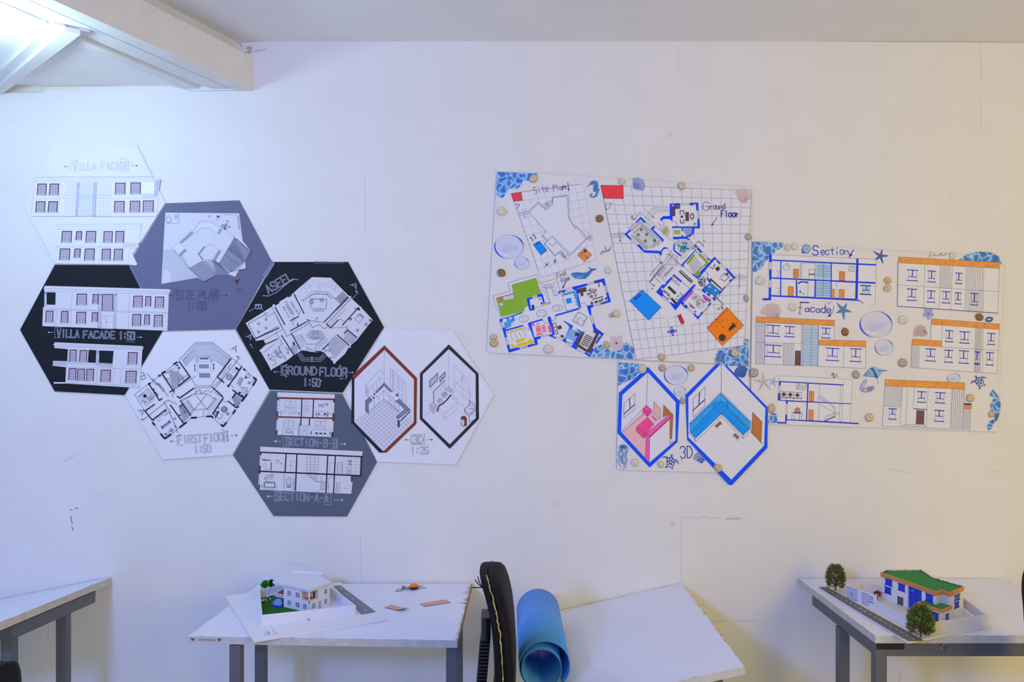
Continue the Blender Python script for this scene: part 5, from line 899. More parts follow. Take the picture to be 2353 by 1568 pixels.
def f(s):
    b = '#2a3cc8'
    s.sheet('410 855 1290 905 1265 1418 1365 1425 1365 1440 390 1420 400 1150', SH, .0004)
    s.L('410 855 412 920|410 855 1020 885|1110 892 1290 905 1265 1415|1187 895 1185 960', .7, '#8a8ea0')
    s.F('412 918 1185 960 1185 975 435 932 432 968 420 978 408 968|400 1070 412 1060 425 1070 424 1145 1275 1188 1275 1198 520 1165 515 1190 505 1198 495 1190 495 1160 397 1152|488 1330 498 1318 510 1330 508 1378 960 1398 1365 1422 1365 1438 505 1390 500 1430 392 1428 392 1408 485 1412|752 945 768 946 748 1390 735 1388', b)
    s.L('412 975 405 1070|430 975 425 1070|495 1198 490 1325|515 1198 508 1325|1150 970 1135 1400|1178 972 1162 1405', .8, g).circles('1157 1190 7|1148 1405 6', b)
    s.L('625 950 660 955 652 1020 618 1015 625 950|660 970 700 975 695 1030 660 1025|705 955 742 958 735 1025 702 1020|625 990 655 960|665 1010 695 980|630 1010 655 985|708 1000 738 970', .8, '#5a5e74')
    s.F('440 1078 470 1052 498 1080 468 1106|518 1082 548 1058 575 1084 545 1110|605 1088 632 1062 660 1090 633 1115', '#6c5048').L('440 1078 470 1052 498 1080 468 1106 440 1078|518 1082 548 1058 575 1084 545 1110 518 1082|605 1088 632 1062 660 1090 633 1115 605 1088|430 1045 682 1058 680 1150|505 1050 500 1150|590 1055 585 1150|428 1040 428 1145', .8, '#4a4650').L('430 1115 680 1128', 1.6, '#3a3640')
    s.F('775 1040 830 1045 828 1162 772 1160|768 1262 825 1268 820 1390 765 1388', '#e89a54').L('775 1040 830 1045 828 1162 772 1160 775 1040|768 1262 825 1268 820 1390 765 1388 768 1262|800 1045 798 1160', .7, '#6a4a34')
    s.F('600 1300 605 1255 632 1235 660 1255 665 1305', '#e08a54').L('600 1300 605 1255 632 1235 660 1255 665 1305', .9, '#5a4654').L('595 1300 665 1306', 2.4, b).L('570 1295 565 1380|600 1310 598 1385|660 1312 658 1388|690 1300 685 1385|570 1290 690 1298', .8, '#4a4e7c')
    s.L('900 960 885 1395|905 1090 960 1130 1085 1240|870 1150 880 1110 900 1130|905 1140 980 1165|895 1200 1085 1300|1085 1240 1083 1350 960 1398|960 1398 970 1345 1085 1295|1090 1300 1140 1305|1085 1320 1140 1325', .7, g)
    for k in range(9): s.L('%d %d %d %d' % (910+k*21, 1095+k*17, 908+k*21, 1130+k*16), .6, g)
    for k in range(6): s.L('%d %d %d %d' % (968+k*22, 1355-k*11, 968+k*22, 1392-k*9), .6, g)
    s.L('965 1398 1080 1345', 2, b)
flat_part(R7, .0058, 'lower_section_drawing', B_, f)
def f(s):
    s.sheet('182 108 990 155 977 558 175 502', SH, .0004)
    s.L('180 155 175 502|990 200 977 558|180 332 980 386|395 168 385 515|518 178 510 525|615 185 600 530|725 190 715 540|865 195 860 550', .8, g); s.L('175 502 977 558', 1.5, H); s.L('180 155 175 502', 1.2, '#3a40a0')
    lines(s, 525, 178, 600, 358, 8, .7, -3, dy=4); lines(s, 735, 190, 855, 545, 10, .7, -8, dy=6)
    roof(s, '184 108 990 153 988 200 182 155'); s.L('190 120 200 125 205 135', 1.2, '#5a3a20').F('985 148 992 155 990 162', '#5a3a20')
    s.hwin('250 214 342 268 298|415 222 484 280 308|638 238 696 294 322|250 366 332 428 456|410 380 480 440 470|530 386 600 446 476|632 396 688 452 484', H); s.hwin('758 400 824 466 492', H)
flat_part(R8, .0058, 'rear_facade_drawing', B_, f)
def f(s):
    s.sheet('448 605 990 648 972 1042 283 992 292 765 440 772', SH, .0004)
    s.L('445 650 440 770|990 690 972 1042 283 992 290 812|535 620 528 830|528 828 980 858|860 675 855 1030|800 672 790 1028', .8, g)
    lines(s, 295, 812, 350, 992, 7, .7, -6); lines(s, 808, 678, 850, 1028, 6, .8, -14)
    roof(s, '448 603 990 645 988 688 446 648'); roof(s, '293 765 530 780 528 826 292 812'); s.L('535 612 533 652|803 630 802 672|870 638 868 680', .8, '#9a5c2c')
    s.hwin('556 698 624 760 786|670 708 754 770 797|892 720 958 780 808|398 844 484 905 940|548 854 622 910 950|664 860 748 920 958|880 874 948 932 972', H); s.F('792 862 834 866 832 876 792 872|790 955 830 960 828 972 788 968', H); s.L('814 870 808 925', 1.6, H); s.L('800 925 822 927', 1.2, H)
flat_part(R8, .0058, 'side_facade_drawing', B_, f)
def f(s):
    s.sheet('78 1088 712 1112 710 1270 768 1280 758 1492 595 1482 55 1460', SH, .0004)
    s.L('75 1140 55 1460 595 1482|712 1165 708 1275|60 1300 200 1308|215 1150 195 1460|258 1150 240 1450|312 1155 300 1315|420 1160 405 1470|610 1165 595 1480|240 1445 405 1455|200 1465 240 1445|225 1455 405 1468', .8, g)
    lines(s, 82, 1145, 210, 1302, 13, .7, -6); lines(s, 615, 1165, 702, 1485, 7, .9, -8); lines(s, 706, 1325, 760, 1490, 6, .8, -4)
    for k in range(9): s.L('425 %d 600 %d' % (1190+k*30, 1195+k*30), .35, '#aab0c8')
    for k in range(6): s.L('68 %d 195 %d' % (1325+k*22, 1330+k*22), .35, '#aab0c8')
    roof(s, '78 1088 712 1114 710 1166 76 1140'); roof(s, '706 1290 766 1292 765 1324 705 1322'); s.F('706 1276 768 1280 767 1292 706 1288', H)
    s.hwin('332 1186 406 1238 1270|476 1194 560 1242 1275|102 1322 170 1366 1405|468 1336 552 1382 1422', H); s.F('305 1318 410 1326 410 1332 304 1325', H)
    s.F('328 1335 386 1340 382 1448 322 1445', '#7a5a48').L('325 1445 330 1335 388 1340 384 1448', 1.4, '#3a3a94')
flat_part(R8, .0058, 'entrance_facade_drawing', B_, f)
def f(s): s.L('425 105 440 85 445 70|445 100 460 100 470 85 478 98 500 100 505 90 515 95 530 75 528 100 545 98 560 85 565 92', .9, TK).circles('425 106 3|560 75 2|566 76 2', TK)
flat_part(R8, .0054, 'handwritten_name', B_, f)
def f(s):
    s.ell(925, 215, 62, 66, '#5a8cd0', .7, '#2c5cae', 20, .3); s.F('850 225 880 195 905 245 895 280 860 285', '#4a7cc4')
    for k in range(3): s.ell(930, 212, 46-k*15, 50-k*16, None, 1, '#d4e4f6', 16)
    for k in range(9): a = k*.7; s.seg((930+14*math.cos(a), 212+14*math.sin(a)), (930+58*math.cos(a), 212+58*math.sin(a)), .7, '#c4daf2')
flat_part(R6, .0056, 'snail_shell_sticker', B_, f)
starfish(B_, R6, 2035, 320, 125, .25, '#5f7fc4', '#24408c', inner=.28, lens=(.85, 1, 1, 1.2, 1.05)); starfish(B_, R6, 1475, 1130, 128, .5, '#6c9cc8', '#3f6c9c', inner=.36, lens=(.9, 1.05, 1.15, .9, 1.15))
starfish(B_, R7, 225, 930, 125, -.15, '#d5cbc6', '#b4a8a4', inner=.25, lens=(.9, .6, 1.1, .95, 1)); starfish(B_, R7, 345, 930, 66, .3, '#b4cbe6', '#8aa8d0', inner=.3)
conch(B_, R6, 400, 1140, 150, .1, '#d6c3c0', '#b99a9c'); conch(B_, R8, 350, 700, 58, -.5, '#c9b9b4', '#a08f8c')
bubble(B_, R7, 1575, 240, 200, 162); bubble(B_, R7, 1670, 515, 112, 100, ); bubble(B_, R8, 625, 1078, 54, 42)
sticker('manta_sticker', B_, R7, '1425 855 1470 800 1510 770 1520 745 1585 748 1600 770 1650 778 1728 795 1660 805 1640 835 1610 865 1595 890 1605 930 1595 970 1592 900 1560 875 1490 855', '#9fc0dc', lambda s: s.F('1505 765 1540 760 1600 870 1595 890 1565 875 1540 810', '#2c6cb0').L('1425 855 1470 800 1510 770|1450 845 1500 835|1600 790 1700 797|1430 858 1560 868 1595 885', 1.4, '#2c6cb0').circles('1500 820 8|1620 810 8|1530 840 5|1610 835 5', '#4c84bc'))
sticker('oyster_sticker', B_, R7, '1375 1020 1385 975 1420 920 1455 895 1470 910 1455 950 1430 990 1440 1000 1500 980 1545 978 1562 1000 1530 1040 1480 1058 1410 1055', '#a4a4d4', lambda s: s.F('1395 1020 1410 960 1455 905 1445 955 1420 1000', '#c9c9e4').F('1460 1035 1490 995 1550 985 1520 1030', '#8a8ac4').circles('1450 1028 18', '#e8dcc0', .7, '#b0a080'))
def f(s):
    for k, q in enumerate(('1075 905 1070 870 1065 820', '1072 870 1050 850 1030 845', '1072 870 1095 850 1100 830', '1075 885 1100 870 1125 870', '1050 850 1045 825', '1095 850 1115 845', '1072 880 1045 875', '1068 840 1080 820', '1060 845 1055 820')): s.L(q, 1.3 if k < 1 else .9, '#4a4e54')
flat_part(R7, .0054, 'coral_sticker', B_, f)
flower(B_, R8, 422, 562, 44, '#a9b9e4', '#6f84cc', '#5a6cc0'); turtle(B_, R8, 832, 1108, 38, -.6)
sticker('mussel_sticker', B_, R8, '875 610 885 595 905 585 935 590 942 605 930 625 905 632 882 625', '#3c6cb0', lambda s: s.F('888 610 905 600 930 605 908 616', '#c9d8ea').L('895 590 900 600|915 588 915 600|890 622 900 614|920 628 915 615', .8, '#1f4a90'))
for q in ((1807, 570, 9, 'cream', .1, .75), (1824, 568, 9, 'white', -.2, .9), (1745, 646, 11.5, 'white', .3), (1819, 707, 10, 'white', -.8), (1940, 763, 11, 'brown', .2, .8), (1731, 857, 11.5, 'grey', 1), (1965, 861, 11, 'grey', .2, .85), (1995, 960, 11, 'banded', -.4, .95), (1771, 939, 12, 'tan', -.3, .75), (2038, 645, 10, 'tan', 1.4, .8), (2037, 663, 10, 'banded', 1.8, .85), (2072, 736, 11.5, 'white', .4), (2072, 834, 11.5, 'grey', .2), (2248, 729, 11, 'brown', 1.2, .8), (2227, 915, 10.5, 'banded', .6), (2276, 952, 8.5, 'tan', .4), (2186, 589, 8, 'white', 1.2, 1.1)):
    shell(B_, *q[:5], *(q[5:] or (1,)), d=.0078 if q[0] == 1771 else .0062)
# ---------------------------------------------------------------- drawing tables
LAM = mat('#e8eaf6', .35, noise=.02, scale=9, name='white_laminate')
EDG = mat('#c9c6bf', .6, noise=.1, scale=45, name='worn_edge_band')
STL = mat('#5d6166', .45, noise=.06, scale=25, name='grey_painted_steel')
CHIP, FIB = '#3c3a3a', '#a5814a'
random.seed(11)
def table(label, BL_, BR_, FR_, FL_, legs, th=.020, rails=True, chips=True, group=None):
    c = (BL_+BR_+FR_+FL_)/4; r = thing('drawing_table', (c.x, c.y, 0), label, 'table')
    top = [BL_, FL_, FR_, BR_]; n = (FL_-BL_).cross(BR_-BL_).normalized()
    if n.z < 0: n = -n
    s = MB(); bot = [p-n*th for p in top]; s.prism(bot, top, LAM, EDG)
    if chips:
        for i in range(4):
            a, b = top[i], top[(i+1) % 4]; inw = (c-Vector((c.x, c.y, c.z))); e = b-a; L = e.length; e = e/L; q = n.cross(e).normalized()
            if (c-a).dot(q) < 0: q = -q
            for k in range(int(L*22)):
                t = random.uniform(.03, .95)*L; l = random.uniform(.003, .016); w_ = random.uniform(.0008, .0022)
                p = a+e*t+n*.0003; s.face([p, p+e*l, p+e*l*.8+q*w_, p+e*l*.2+q*w_], random.choice([CHIP, '#77736c', FIB]))
    s.build('tabletop', r, bevel=.002)
    surf = lambda x, y: BL_.z-th/n.z-(n.x*(x-BL_.x)+n.y*(y-BL_.y))/n.z
    for x, y in legs:
        m = MB(); m.box(x-.0155, x+.0155, y-.0155, y+.0155, .006, surf(x, y)-(.036 if rails else .002), STL); m.box(x-.02, x+.02, y-.02, y+.02, 0, .006, '#26262a')
        m.build('leg', r, bevel=.002)
    if rails:
        xs = [legs[0][0], legs[2][0]]; ys = [legs[0][1] if abs(legs[0][1]) > abs(legs[1][1]) else legs[1][1]]; xs.sort()
        for x in xs:
            i = 0 if abs(legs[0][0]-x) < .1 else 2; x2 = legs[i+1][0] if abs(legs[i][1]) > abs(legs[i+1][1]) else legs[i][0]
            a, b = Vector((x, ys[0]-.0155, surf(x, ys[0]-.0155)-.019)), Vector((x2, -.10, surf(x2, -.1)-.019)); m = MB(); m.bar(a, b, .03, .036, STL); m.build('side_rail', r, bevel=.002)
        a, b = Vector((xs[0]+.0155, ys[0], surf(xs[0], ys[0])-.019)), Vector((xs[-1]-.0155, ys[0], surf(xs[-1], ys[0])-.019))
        m = MB(); m.bar(a, b, .03, .036, STL); m.build('front_rail', r, bevel=.002)
    return r
V = Vector
dz = .108
table('tilted white table with grey steel legs, cut off by the left edge', V((-1.865, -.004, .769-dz)), V((-1.325, -.004, .769)), V((-1.325, -.72, .831)), V((-1.865, -.72, .831-dz)), [(-1.343, -.264), (-1.343, -.537), (-1.84, -.264), (-1.84, -.537)])
T2Z = .75
FLc, FRc = PZ(432, 1463, T2Z), PZ(1051, 1472.5, T2Z)
t2 = table('white table under the small two-storey villa model, worn right edge', V((-.834, -.006, T2Z)), V((-.133, -.010, T2Z)), FRc, FLc, [(-.7476, -.5), (-.7476, -.275), (-.1625, -.5), (-.1625, -.275)], rails=False)
m = MB()
a, b_ = V((-.133, -.012, T2Z+.0004)), FRc+V((0, 0, .0004))
for k in range(34):
    t = (k+.3)/34; p = a+(b_-a)*t; l = random.uniform(.004, .02)*(1.3 if k < 14 else .6); w_ = random.uniform(.002, .005)
    m.face([p+V((.0006, -w_, 0)), p+V((-l, 0, 0)), p+V((.0006, w_, 0))], random.choice([CHIP, '#6b5a3c', FIB, FIB]))
m.prism([a+V((0, 0, -.0195)), b_+V((0, 0, -.0195)), b_+V((.0012, 0, -.0195)), a+V((.0012, 0, -.0195))], [a, b_, b_+V((.0012, 0, 0)), a+V((.0012, 0, 0))], mat('#a88b52', .8, noise=.25, scale=120, name='torn_fibreboard'))
m.build('torn_edge', t2)
m = MB()     # pencilled hearts on the front edge
def onfront(u, v): p = FLc+(FRc-FLc)*u+V((0, 0, -v)); return p+V((0, -.0006, 0))
for u in (.018, .118):
    m.face([onfront(u-.008, .006), onfront(u-.004, .004), onfront(u, .0065), onfront(u+.004, .004), onfront(u+.008, .006), onfront(u, .013)], '#5a5458')
for k in range(26):
    u = .038+k*.0026; m.face([onfront(u, random.uniform(.004, .009)), onfront(u+.0012, .006), onfront(u+.0018, random.uniform(.010, .015)), onfront(u+.0006, .011)], '#8d878a')
m.build('pencil_marks', t2)
sl = .225
table('tilted empty white table in the centre, beside the blue roll', V((.03, -.004, .75-sl*.53)), V((.56, -.004, .75)), V((.5706, -.7187, .75)), V((.0406, -.7187, .75-sl*.53)), [(.545, -.264), (.545, -.537), (.07, -.264), (.07, -.52)])
T4Z = .765
t4 = table('white table on grey steel frame under the blue and orange house model', V((.947, -.004, T4Z)), V((1.614, -.004, T4Z)), V((1.64, -.546, T4Z)), V((.967, -.546, T4Z)), [(.985, -.526), (.972, -.31), (1.605, -.526), (1.592, -.31)])
m = MB(); m.box(.972, 1.045, -.5445, -.5425, .728, .744, '#26282a'); m.build('corner_bracket', t4)
g = bpy.data.materials.new('clear_glue'); g.use_nodes = True; gb = g.node_tree.nodes['Principled BSDF']; gb.inputs['Transmission Weight'].default_value = 1; gb.inputs['Roughness'].default_value = .08
m = MB(); p = W(2167, 1488, .5435); m.sphere((p.x, -.5445, p.z), (.0065, .003, .010), g, 10, 8); m.build('glue_drip', t4, smooth=True)
# ---------------------------------------------------------------- office chairs
BLK = mat('#09090b', .7, noise=.15, scale=30, bump=.1, name='black_upholstery'); PLA = mat('#1c1e23', .4, name='black_plastic'); FOAM = mat('#b59f5e', .9, noise=.35, scale=150, name='exposed_foam')
prof = [(1.000, -.064, .12), (.998, -.062, .3), (.993, -.058, .47), (.983, -.052, .66), (.97, -.045, .79), (.95, -.0385, .89), (.93, -.034, .95), (.905, -.029, 1), (.863, -.0248, 1), (.814, -.022, 1), (.776, -.022, 1), (.724, -.024, .98), (.67, -.030, .9), (.63, -.036, .7), (.612, -.040, .3)]
def chair(label):
    r = thing('office_chair', (.17, -.75, 0), label, 'chair')
    def pad(name, o0, o1, m, puff):
        s = MB(); n = 20; vs = []
        for z, xc, wf in prof:
            for k in range(n):
                a = 2*math.pi*k/n; ca, sa = math.cos(a), math.sin(a)
                th = (o1-o0)/2*min(1, .45+.75*wf); yy = .185*wf*(abs(sa)**.55*(1 if sa > 0 else -1)); xx = xc+(o0+o1)/2+th*(abs(ca)**.45*(1 if ca > 0 else -1))+puff*(1-(yy/.2)**2)
                vs.append((xx, -.75+yy, z))
        N = len(prof); s.mesh(vs, [(i*n+k, i*n+(k+1) % n, (i+1)*n+(k+1) % n, (i+1)*n+k) for i in range(N-1) for k in range(n)]+[tuple(range(n)), tuple(range((N-1)*n, N*n))], m)
        return s.build(name, r, smooth=True)
    pad('back_shell', -.018, .009, BLK, -.002); pad('back_cushion', -.004, .029, BLK, .003)
    s = MB(); pts = []; rs = []
    for side in (-1, 1):
        q = [(xc+.0025, -.75+side*.186*wf, z) for z, xc, wf in prof[1:-1]]
        if side > 0: q = q[::-1]
        for (a, b) in zip(q, q[1:]):
            for j in range(5): t = j/7; pts.append(tuple(a[i]+(b[i]-a[i])*t+random.uniform(-.0011, .0011) for i in range(3))); rs.append(random.uniform(.0009, .0025))
    s.tube(pts, rs, FOAM, 6); s.build('torn_seam', r)
    s = MB()
    for dx, dz_ in ((-.02, .002), (-.012, .02), (-.006, .027)): s.tube([(-.068, -.86, .985), (-.072+dx*.6, -.865, .985+dz_*.6), (-.072+dx, -.868, .985+dz_)], .0012, BLK, 5)
    s.build('loose_thread', r)
    s = MB(); s.tube([(-.0627, -.75, .885), (-.063, -.75, .86), (-.066, -.75, .80), (-.0714, -.75, .72), (-.075, -.75, .62), (-.07, -.75, .5), (-.04, -.75, .43), (.05, -.75, .405), (.17, -.75, .405)], [.009, .011, .011, .0105, .0105, .011, .012, .013, .014], PLA, 10)
    for k in range(22): z = .83-k*.0085; x = -.0645-(.83-z)*.085; s.box(x-.0125, x+.0125, -.772, -.728, z, z+.004, PLA)
    s.build('spine_bar', r)
    s = MB(); s.box(-.074, -.052, -.785, -.715, .835, .89, PLA); s.build('bracket', r, bevel=.010)
    s = MB(); n = 20; vs = []
    for z, f in ((.42, .8), (.425, .95), (.45, 1), (.475, .97), (.488, .85), (.492, .5)):
        for k in range(n): a = 2*math.pi*k/n; ca, sa = math.cos(a), math.sin(a); vs.append((.19+.19*f*abs(ca)**.6*(1 if ca > 0 else -1), -.75+.182*f*abs(sa)**.6*(1 if sa > 0 else -1), z))
    s.mesh(vs, [(i*n+k, i*n+(k+1) % n, (i+1)*n+(k+1) % n, (i+1)*n+k) for i in range(5) for k in range(n)]+[tuple(range(n)), tuple(range(5*n, 6*n))], BLK); s.build('seat', r, smooth=True)
    s = MB(); s.tube([(.17, -.75, .08), (.17, -.75, .25)], .025, PLA, 14); s.tube([(.17, -.75, .25), (.17, -.75, .42)], .014, mat('#8a8c90', .3, 1, name='chrome'), 12); s.build('gas_lift', r)
    s = MB()
    for k in range(5): a = k*1.2566+.2; s.bar((.17, -.75, .09), (.17+.2*math.cos(a), -.75+.2*math.sin(a), .065), .035, .022, PLA)
    s.build('star_base', r)
    for k in range(5):
        a = k*1.2566+.2; x, y = .17+.2*math.cos(a), -.75+.2*math.sin(a); s = MB(); s.tube([(x-.012*math.sin(a), y+.012*math.cos(a), .026), (x+.012*math.sin(a), y-.012*math.cos(a), .026)], .026, PLA, 14); s.box(x-.006, x+.006, y-.006, y+.006, .03, .06, PLA); s.build('caster', r)
    return r
def dup(root, loc, rz, label, skip=()):
    r = root.copy(); COL.objects.link(r); r.location = loc; r.rotation_euler = (0, 0, rz); r['label'] = label
    for ch in list(root.children):
        if skip and ch.name.split('.')[0] in skip: continue
        c = ch.copy(); COL.objects.link(c); c.parent = r
    return r
ch = chair('black office chair with torn yellow seam, left of the blue roll')
dup(ch, (.17+1.353, -.80, .0), 0, 'black office chair cut off by the right edge of the photo')
dup(ch, (-1.115, -1.42, 0), math.pi, 'black office chair peeking in at the bottom left corner', ('loose_thread', 'torn_seam'))
# ---------------------------------------------------------------- roll of blue sheet
ROLL = mat('#509fff', .5, name='blue_foam_sheet')
r = thing('sheet_roll', (.08, -.39, .645), 'rolled up sheet of bright blue foam lying on the tilted table', 'roll')
s = MB(); N = 110; prof2 = []
oc, ic = V((.081, .7165)), V((.0755, .7045))
for i in range(N+1):
    th = math.radians(-48+i/N*(360+320)); t = min(1, (math.degrees(th)+48)/360)
    t2_ = t*t*(3-2*t)*.45+t*.55
    c = oc+(ic-oc)*t2_; rr = .0712+(.0535-.0712)*t2_-(max(0, math.degrees(th)-312)/320)*.003
    prof2.append((c.x+rr*math.cos(th), c.y+rr*math.sin(th), math.cos(th), math.sin(th)))
vs = []
for y, dx in ((-.62, 0), (-.16, -.003)):
    vs += [(p[0]+dx, y, p[1]) for p in prof2]+[(p[0]+dx-p[2]*.0016, y, p[1]-p[3]*.0016) for p in prof2]
K = N+1; f = []
for i in range(N): f += [(i, i+1, 2*K+i+1, 2*K+i), (K+i, 3*K+i, 3*K+i+1, K+i+1), (i, K+i, K+i+1, i+1), (2*K+i, 2*K+i+1, 3*K+i+1, 3*K+i)]
f += [(0, 2*K, 3*K, K), (N, K+N, 3*K+N, 2*K+N)]
s.mesh(vs, f, ROLL); s.build('rolled_sheet', r, smooth=False)
for p in r.children[0].data.polygons: p.use_smooth = len(p.vertices) == 4 and p.area > 2e-5
# ---------------------------------------------------------------- things lying on the villa table
zz = T2Z
def zpx(ox, oy, sc, st, z): return [PZ(ox+a/sc, oy+b/sc, z) for a, b in pairs(nums(st)[0])]
def strip(label, st, curl):
    p = zpx(750, 1290, 5.642, st, zz+.001); a, b, c, d = p; n = 12; vs = []
    for i in range(n+1):
        t = i/n; h = curl*max(0, (t-.55)/.45)**2
        vs += [a.lerp(b, t)+V((0, 0, h)), d.lerp(c, t)+V((0, 0, h)), a.lerp(b, t)+V((0, 0, h-.0009)), d.lerp(c, t)+V((0, 0, h-.0009))]
    r = thing('paper_strip', ((a+c)/2).to_tuple()[:2]+(zz,), label, 'paper strip')
    s = MB(); m1 = mat('#e3b08c', .7, noise=.12, scale=90, name='orange_tinted_card')
    for i in range(n):
        o = i*4; s.mesh(vs, [(o, o+4, o+5, o+1)], m1); s.mesh(vs, [(o+2, o+3, o+7, o+6)], '#e8e6e4'); s.mesh(vs, [(o, o+2, o+6, o+4), (o+1, o+5, o+7, o+3)], '#3a4f9c')
    s.mesh(vs, [(0, 1, 3, 2), (n*4, n*4+2, n*4+3, n*4+1)], '#3a4f9c')
    s.build('card', r)
    s = MB()
    for A0, B0, q in ((a, b, d), (d, c, a)):
        for i in range(n):
            t, u = i/n, (i+1)/n; h, h2 = curl*max(0, (t-.55)/.45)**2+.0004, curl*max(0, (u-.55)/.45)**2+.0004; inn = (q-A0).normalized()*.0016
            s.face([A0.lerp(B0, t)+V((0, 0, h)), A0.lerp(B0, u)+V((0, 0, h2)), A0.lerp(B0, u)+inn+V((0, 0, h2)), A0.lerp(B0, t)+inn+V((0, 0, h))], '#4a5aa8')
    s.build('drawn_border', r)
strip('curled strip of orange tinted card, nearer the villa model', '830 566 1075 632 960 652 757 602', .006)
strip('flat strip of orange tinted card, nearer the chair', '1555 500 1212 556 1275 590 1607 536', .0005)
r = thing('drawing_compass', PZ(943, 1352, zz), 'drawing compass with orange grip lying at the back of the villa table', 'compass')
P5 = lambda x, y, h: PZ(750+x/5.642, 1290+y/5.642, zz+h)
STEEL = mat('#8c8e92', .35, .8, name='compass_steel')
s = MB(); s.tube([P5(1075, 345, .006), P5(1110, 322, .012), P5(1160, 318, .012), P5(1195, 328, .008)], [.004, .007, .007, .003], mat('#f08212', .4, name='orange_plastic'), 10); s.build('orange_grip', r, smooth=True)
s = MB(); s.tube([P5(1090, 360, .004), P5(1130, 356, .005), P5(1185, 350, .004)], [.003, .005, .003], PLA, 8); s.build('black_grip', r, smooth=True)
s = MB(); s.tube([P5(1180, 325, .006), P5(1250, 320, .003)], [.002, .001], STEEL, 6); s.build('needle_leg', r); s = MB(); s.tube([P5(1020, 372, .003), P5(1180, 348, .003), P5(1292, 346, .002)], [.0016, .0016, .001], STEEL, 6); s.build('lead_leg', r)
s = MB(); s.sphere(P5(1003, 340, .006), (.006, .005, .005), STEEL, 10, 8); s.tube([P5(985, 325, .006), P5(1030, 345, .006), P5(1080, 345, .006)], .0022, STEEL, 8); s.build('hinge', r, smooth=True)
s = MB(); q = [P5(890, 385, .001), P5(920, 365, .001), P5(985, 350, .001), P5(1020, 352, .001), P5(985, 388, .001), P5(910, 395, .001)]; s.prism(q, [p+V((0, 0, .0012)) for p in q], mat('#a9adb8', .3, .3, name='grey_blade')); s.build('blade', r)
# ---------------------------------------------------------------- scale models
WHT = mat('#ecebf0', .6, name='white_card'); CRM = mat('#e6e2dc', .6, name='cream_card'); PANE = mat('#20308c', .3, name='blue_pane')
def wallpt(p0, p1, u, z, out=0):
    d = (p1-p0); n = V((d.y, -d.x, 0)).normalized(); q = p0+d*u; return V((q.x, q.y, z))+n*out
def panel(s, p0, p1, u0, u1, z0, z1, m, out=.0004, t=.0008):
    q = [wallpt(p0, p1, u0, z0, out), wallpt(p0, p1, u1, z0, out), wallpt(p0, p1, u1, z1, out), wallpt(p0, p1, u0, z1, out)]
    n = (q[1]-q[0]).cross(q[3]-q[0]).normalized(); s.prism([p-n*t for p in q], q, m)
def lattice(parent, p0, p1, u0, u1, z0, z1, name='window'):
    s = MB(); panel(s, p0, p1, u0, u1, z0, z1, WHT, .0008)
    for i in range(2):
        for j in range(4):
            w_ = (u1-u0); h = z1-z0; panel(s, p0, p1, u0+w_*(.1+.45*i), u0+w_*(.42+.48*i), z0+h*(.08+.24*j), z0+h*(.22+.24*j), PANE, .0012, .0006)
    s.build(name, parent)
def ctr(ps): return sum(ps, V((0, 0, 0)))/len(ps)
def zup(ps, h): return [p+V((0, 0, h)) for p in ps]
def flatpoly(ps, z): return [V((p.x, p.y, z)) for p in ps]
def leafball(s, c, R, n, cols, up=.4, blade=(.012, .0035), rz=1.0):
    for k in range(n):
        a = random.uniform(0, 6.283); e = random.uniform(-.5, 1.45); d = V((math.cos(a)*math.cos(e), math.sin(a)*math.cos(e), math.sin(e)*rz))
        p = V(c)+d*R*random.uniform(.35, .85); q = (d+V((0, 0, up))).normalized(); l = blade[0]*random.uniform(.7, 1.3); sd = q.cross(V((random.random(), random.random(), random.random()))).normalized()*blade[1]*.5
        s.face([p, p+q*l*.5+sd, p+q*l, p+q*l*.5-sd], random.choice(cols))
# ---- villa model
zb = T2Z+.006
vr = thing('villa_model', V((-.6, -.27, T2Z)), 'small white two-storey villa model with garden and blue pool', 'model')
bA, bB, bC = PZ(517, 1369.8, zb), PZ(582.6, 1472.6, zb), PZ(889, 1424, zb); bD = bA+bC-bB
sh = V((0, -.012-max(0, bD.y+.0), 0)) if bD.y > -.012 else V((0, 0, 0)); bD = V((bD.x, min(bD.y, -.012), bD.z))
base = [bA, bB, bC, bD]
s = MB(); s.prism(zup(base, -.0056), base, WHT); s.build('base_board', vr)
E_, F_ = PZ(600, 1437, zb), PZ(818, 1413, zb); G_, H_ = PZ(594, 1374, zb), PZ(766, 1371.5, zb); I_ = V((-.66, -.05, zb)); H2 = V((H_.x-.0, H_.y, zb))
def wallpiece(a, b, h, t=.004, name='boundary_wall', m=WHT, parent=vr):
    d = (b-a).normalized(); n = V((-d.y, d.x, 0))*t; s = MB(); q = [a, b, b+n, a+n]; s.prism(q, zup(q, h), m); return s.build(name, parent)
wallpiece(E_, F_, .027); wallpiece(G_, E_, .025); wallpiece(F_, H_, .026)
bk = H_+(G_-H_)*.02
wallpiece(V((H_.x, H_.y+.004, zb)), V((-.66, -.07, zb)), .024); wallpiece(V((-.664, -.071, zb)), V((G_.x, G_.y+.003, zb)), .024)
s = MB(); L_ = [G_+V((.006, -.004, 0)), E_+V((.004, .007, 0)), E_+(F_-E_)*.62+V((0, .008, 0)), V((-.62, -.26, zb)), V((-.65, -.09, zb)), ]; L_ = flatpoly(L_, zb+.0002)
s.prism(L_, zup(L_, .0012), mat('#2c6a24', .95, noise=.4, scale=400, bump=.6, name='model_grass')); s.build('lawn', vr)
Zm = lambda x, y, z: PZ(580+x/10.695, 1300+y/10.695, z)
q = [Zm(600, 820, zb+.002), Zm(480, 925, zb+.002), Zm(490, 1000, zb+.002), Zm(700, 1040, zb+.002), Zm(760, 960, zb+.002), Zm(720, 840, zb+.002)]
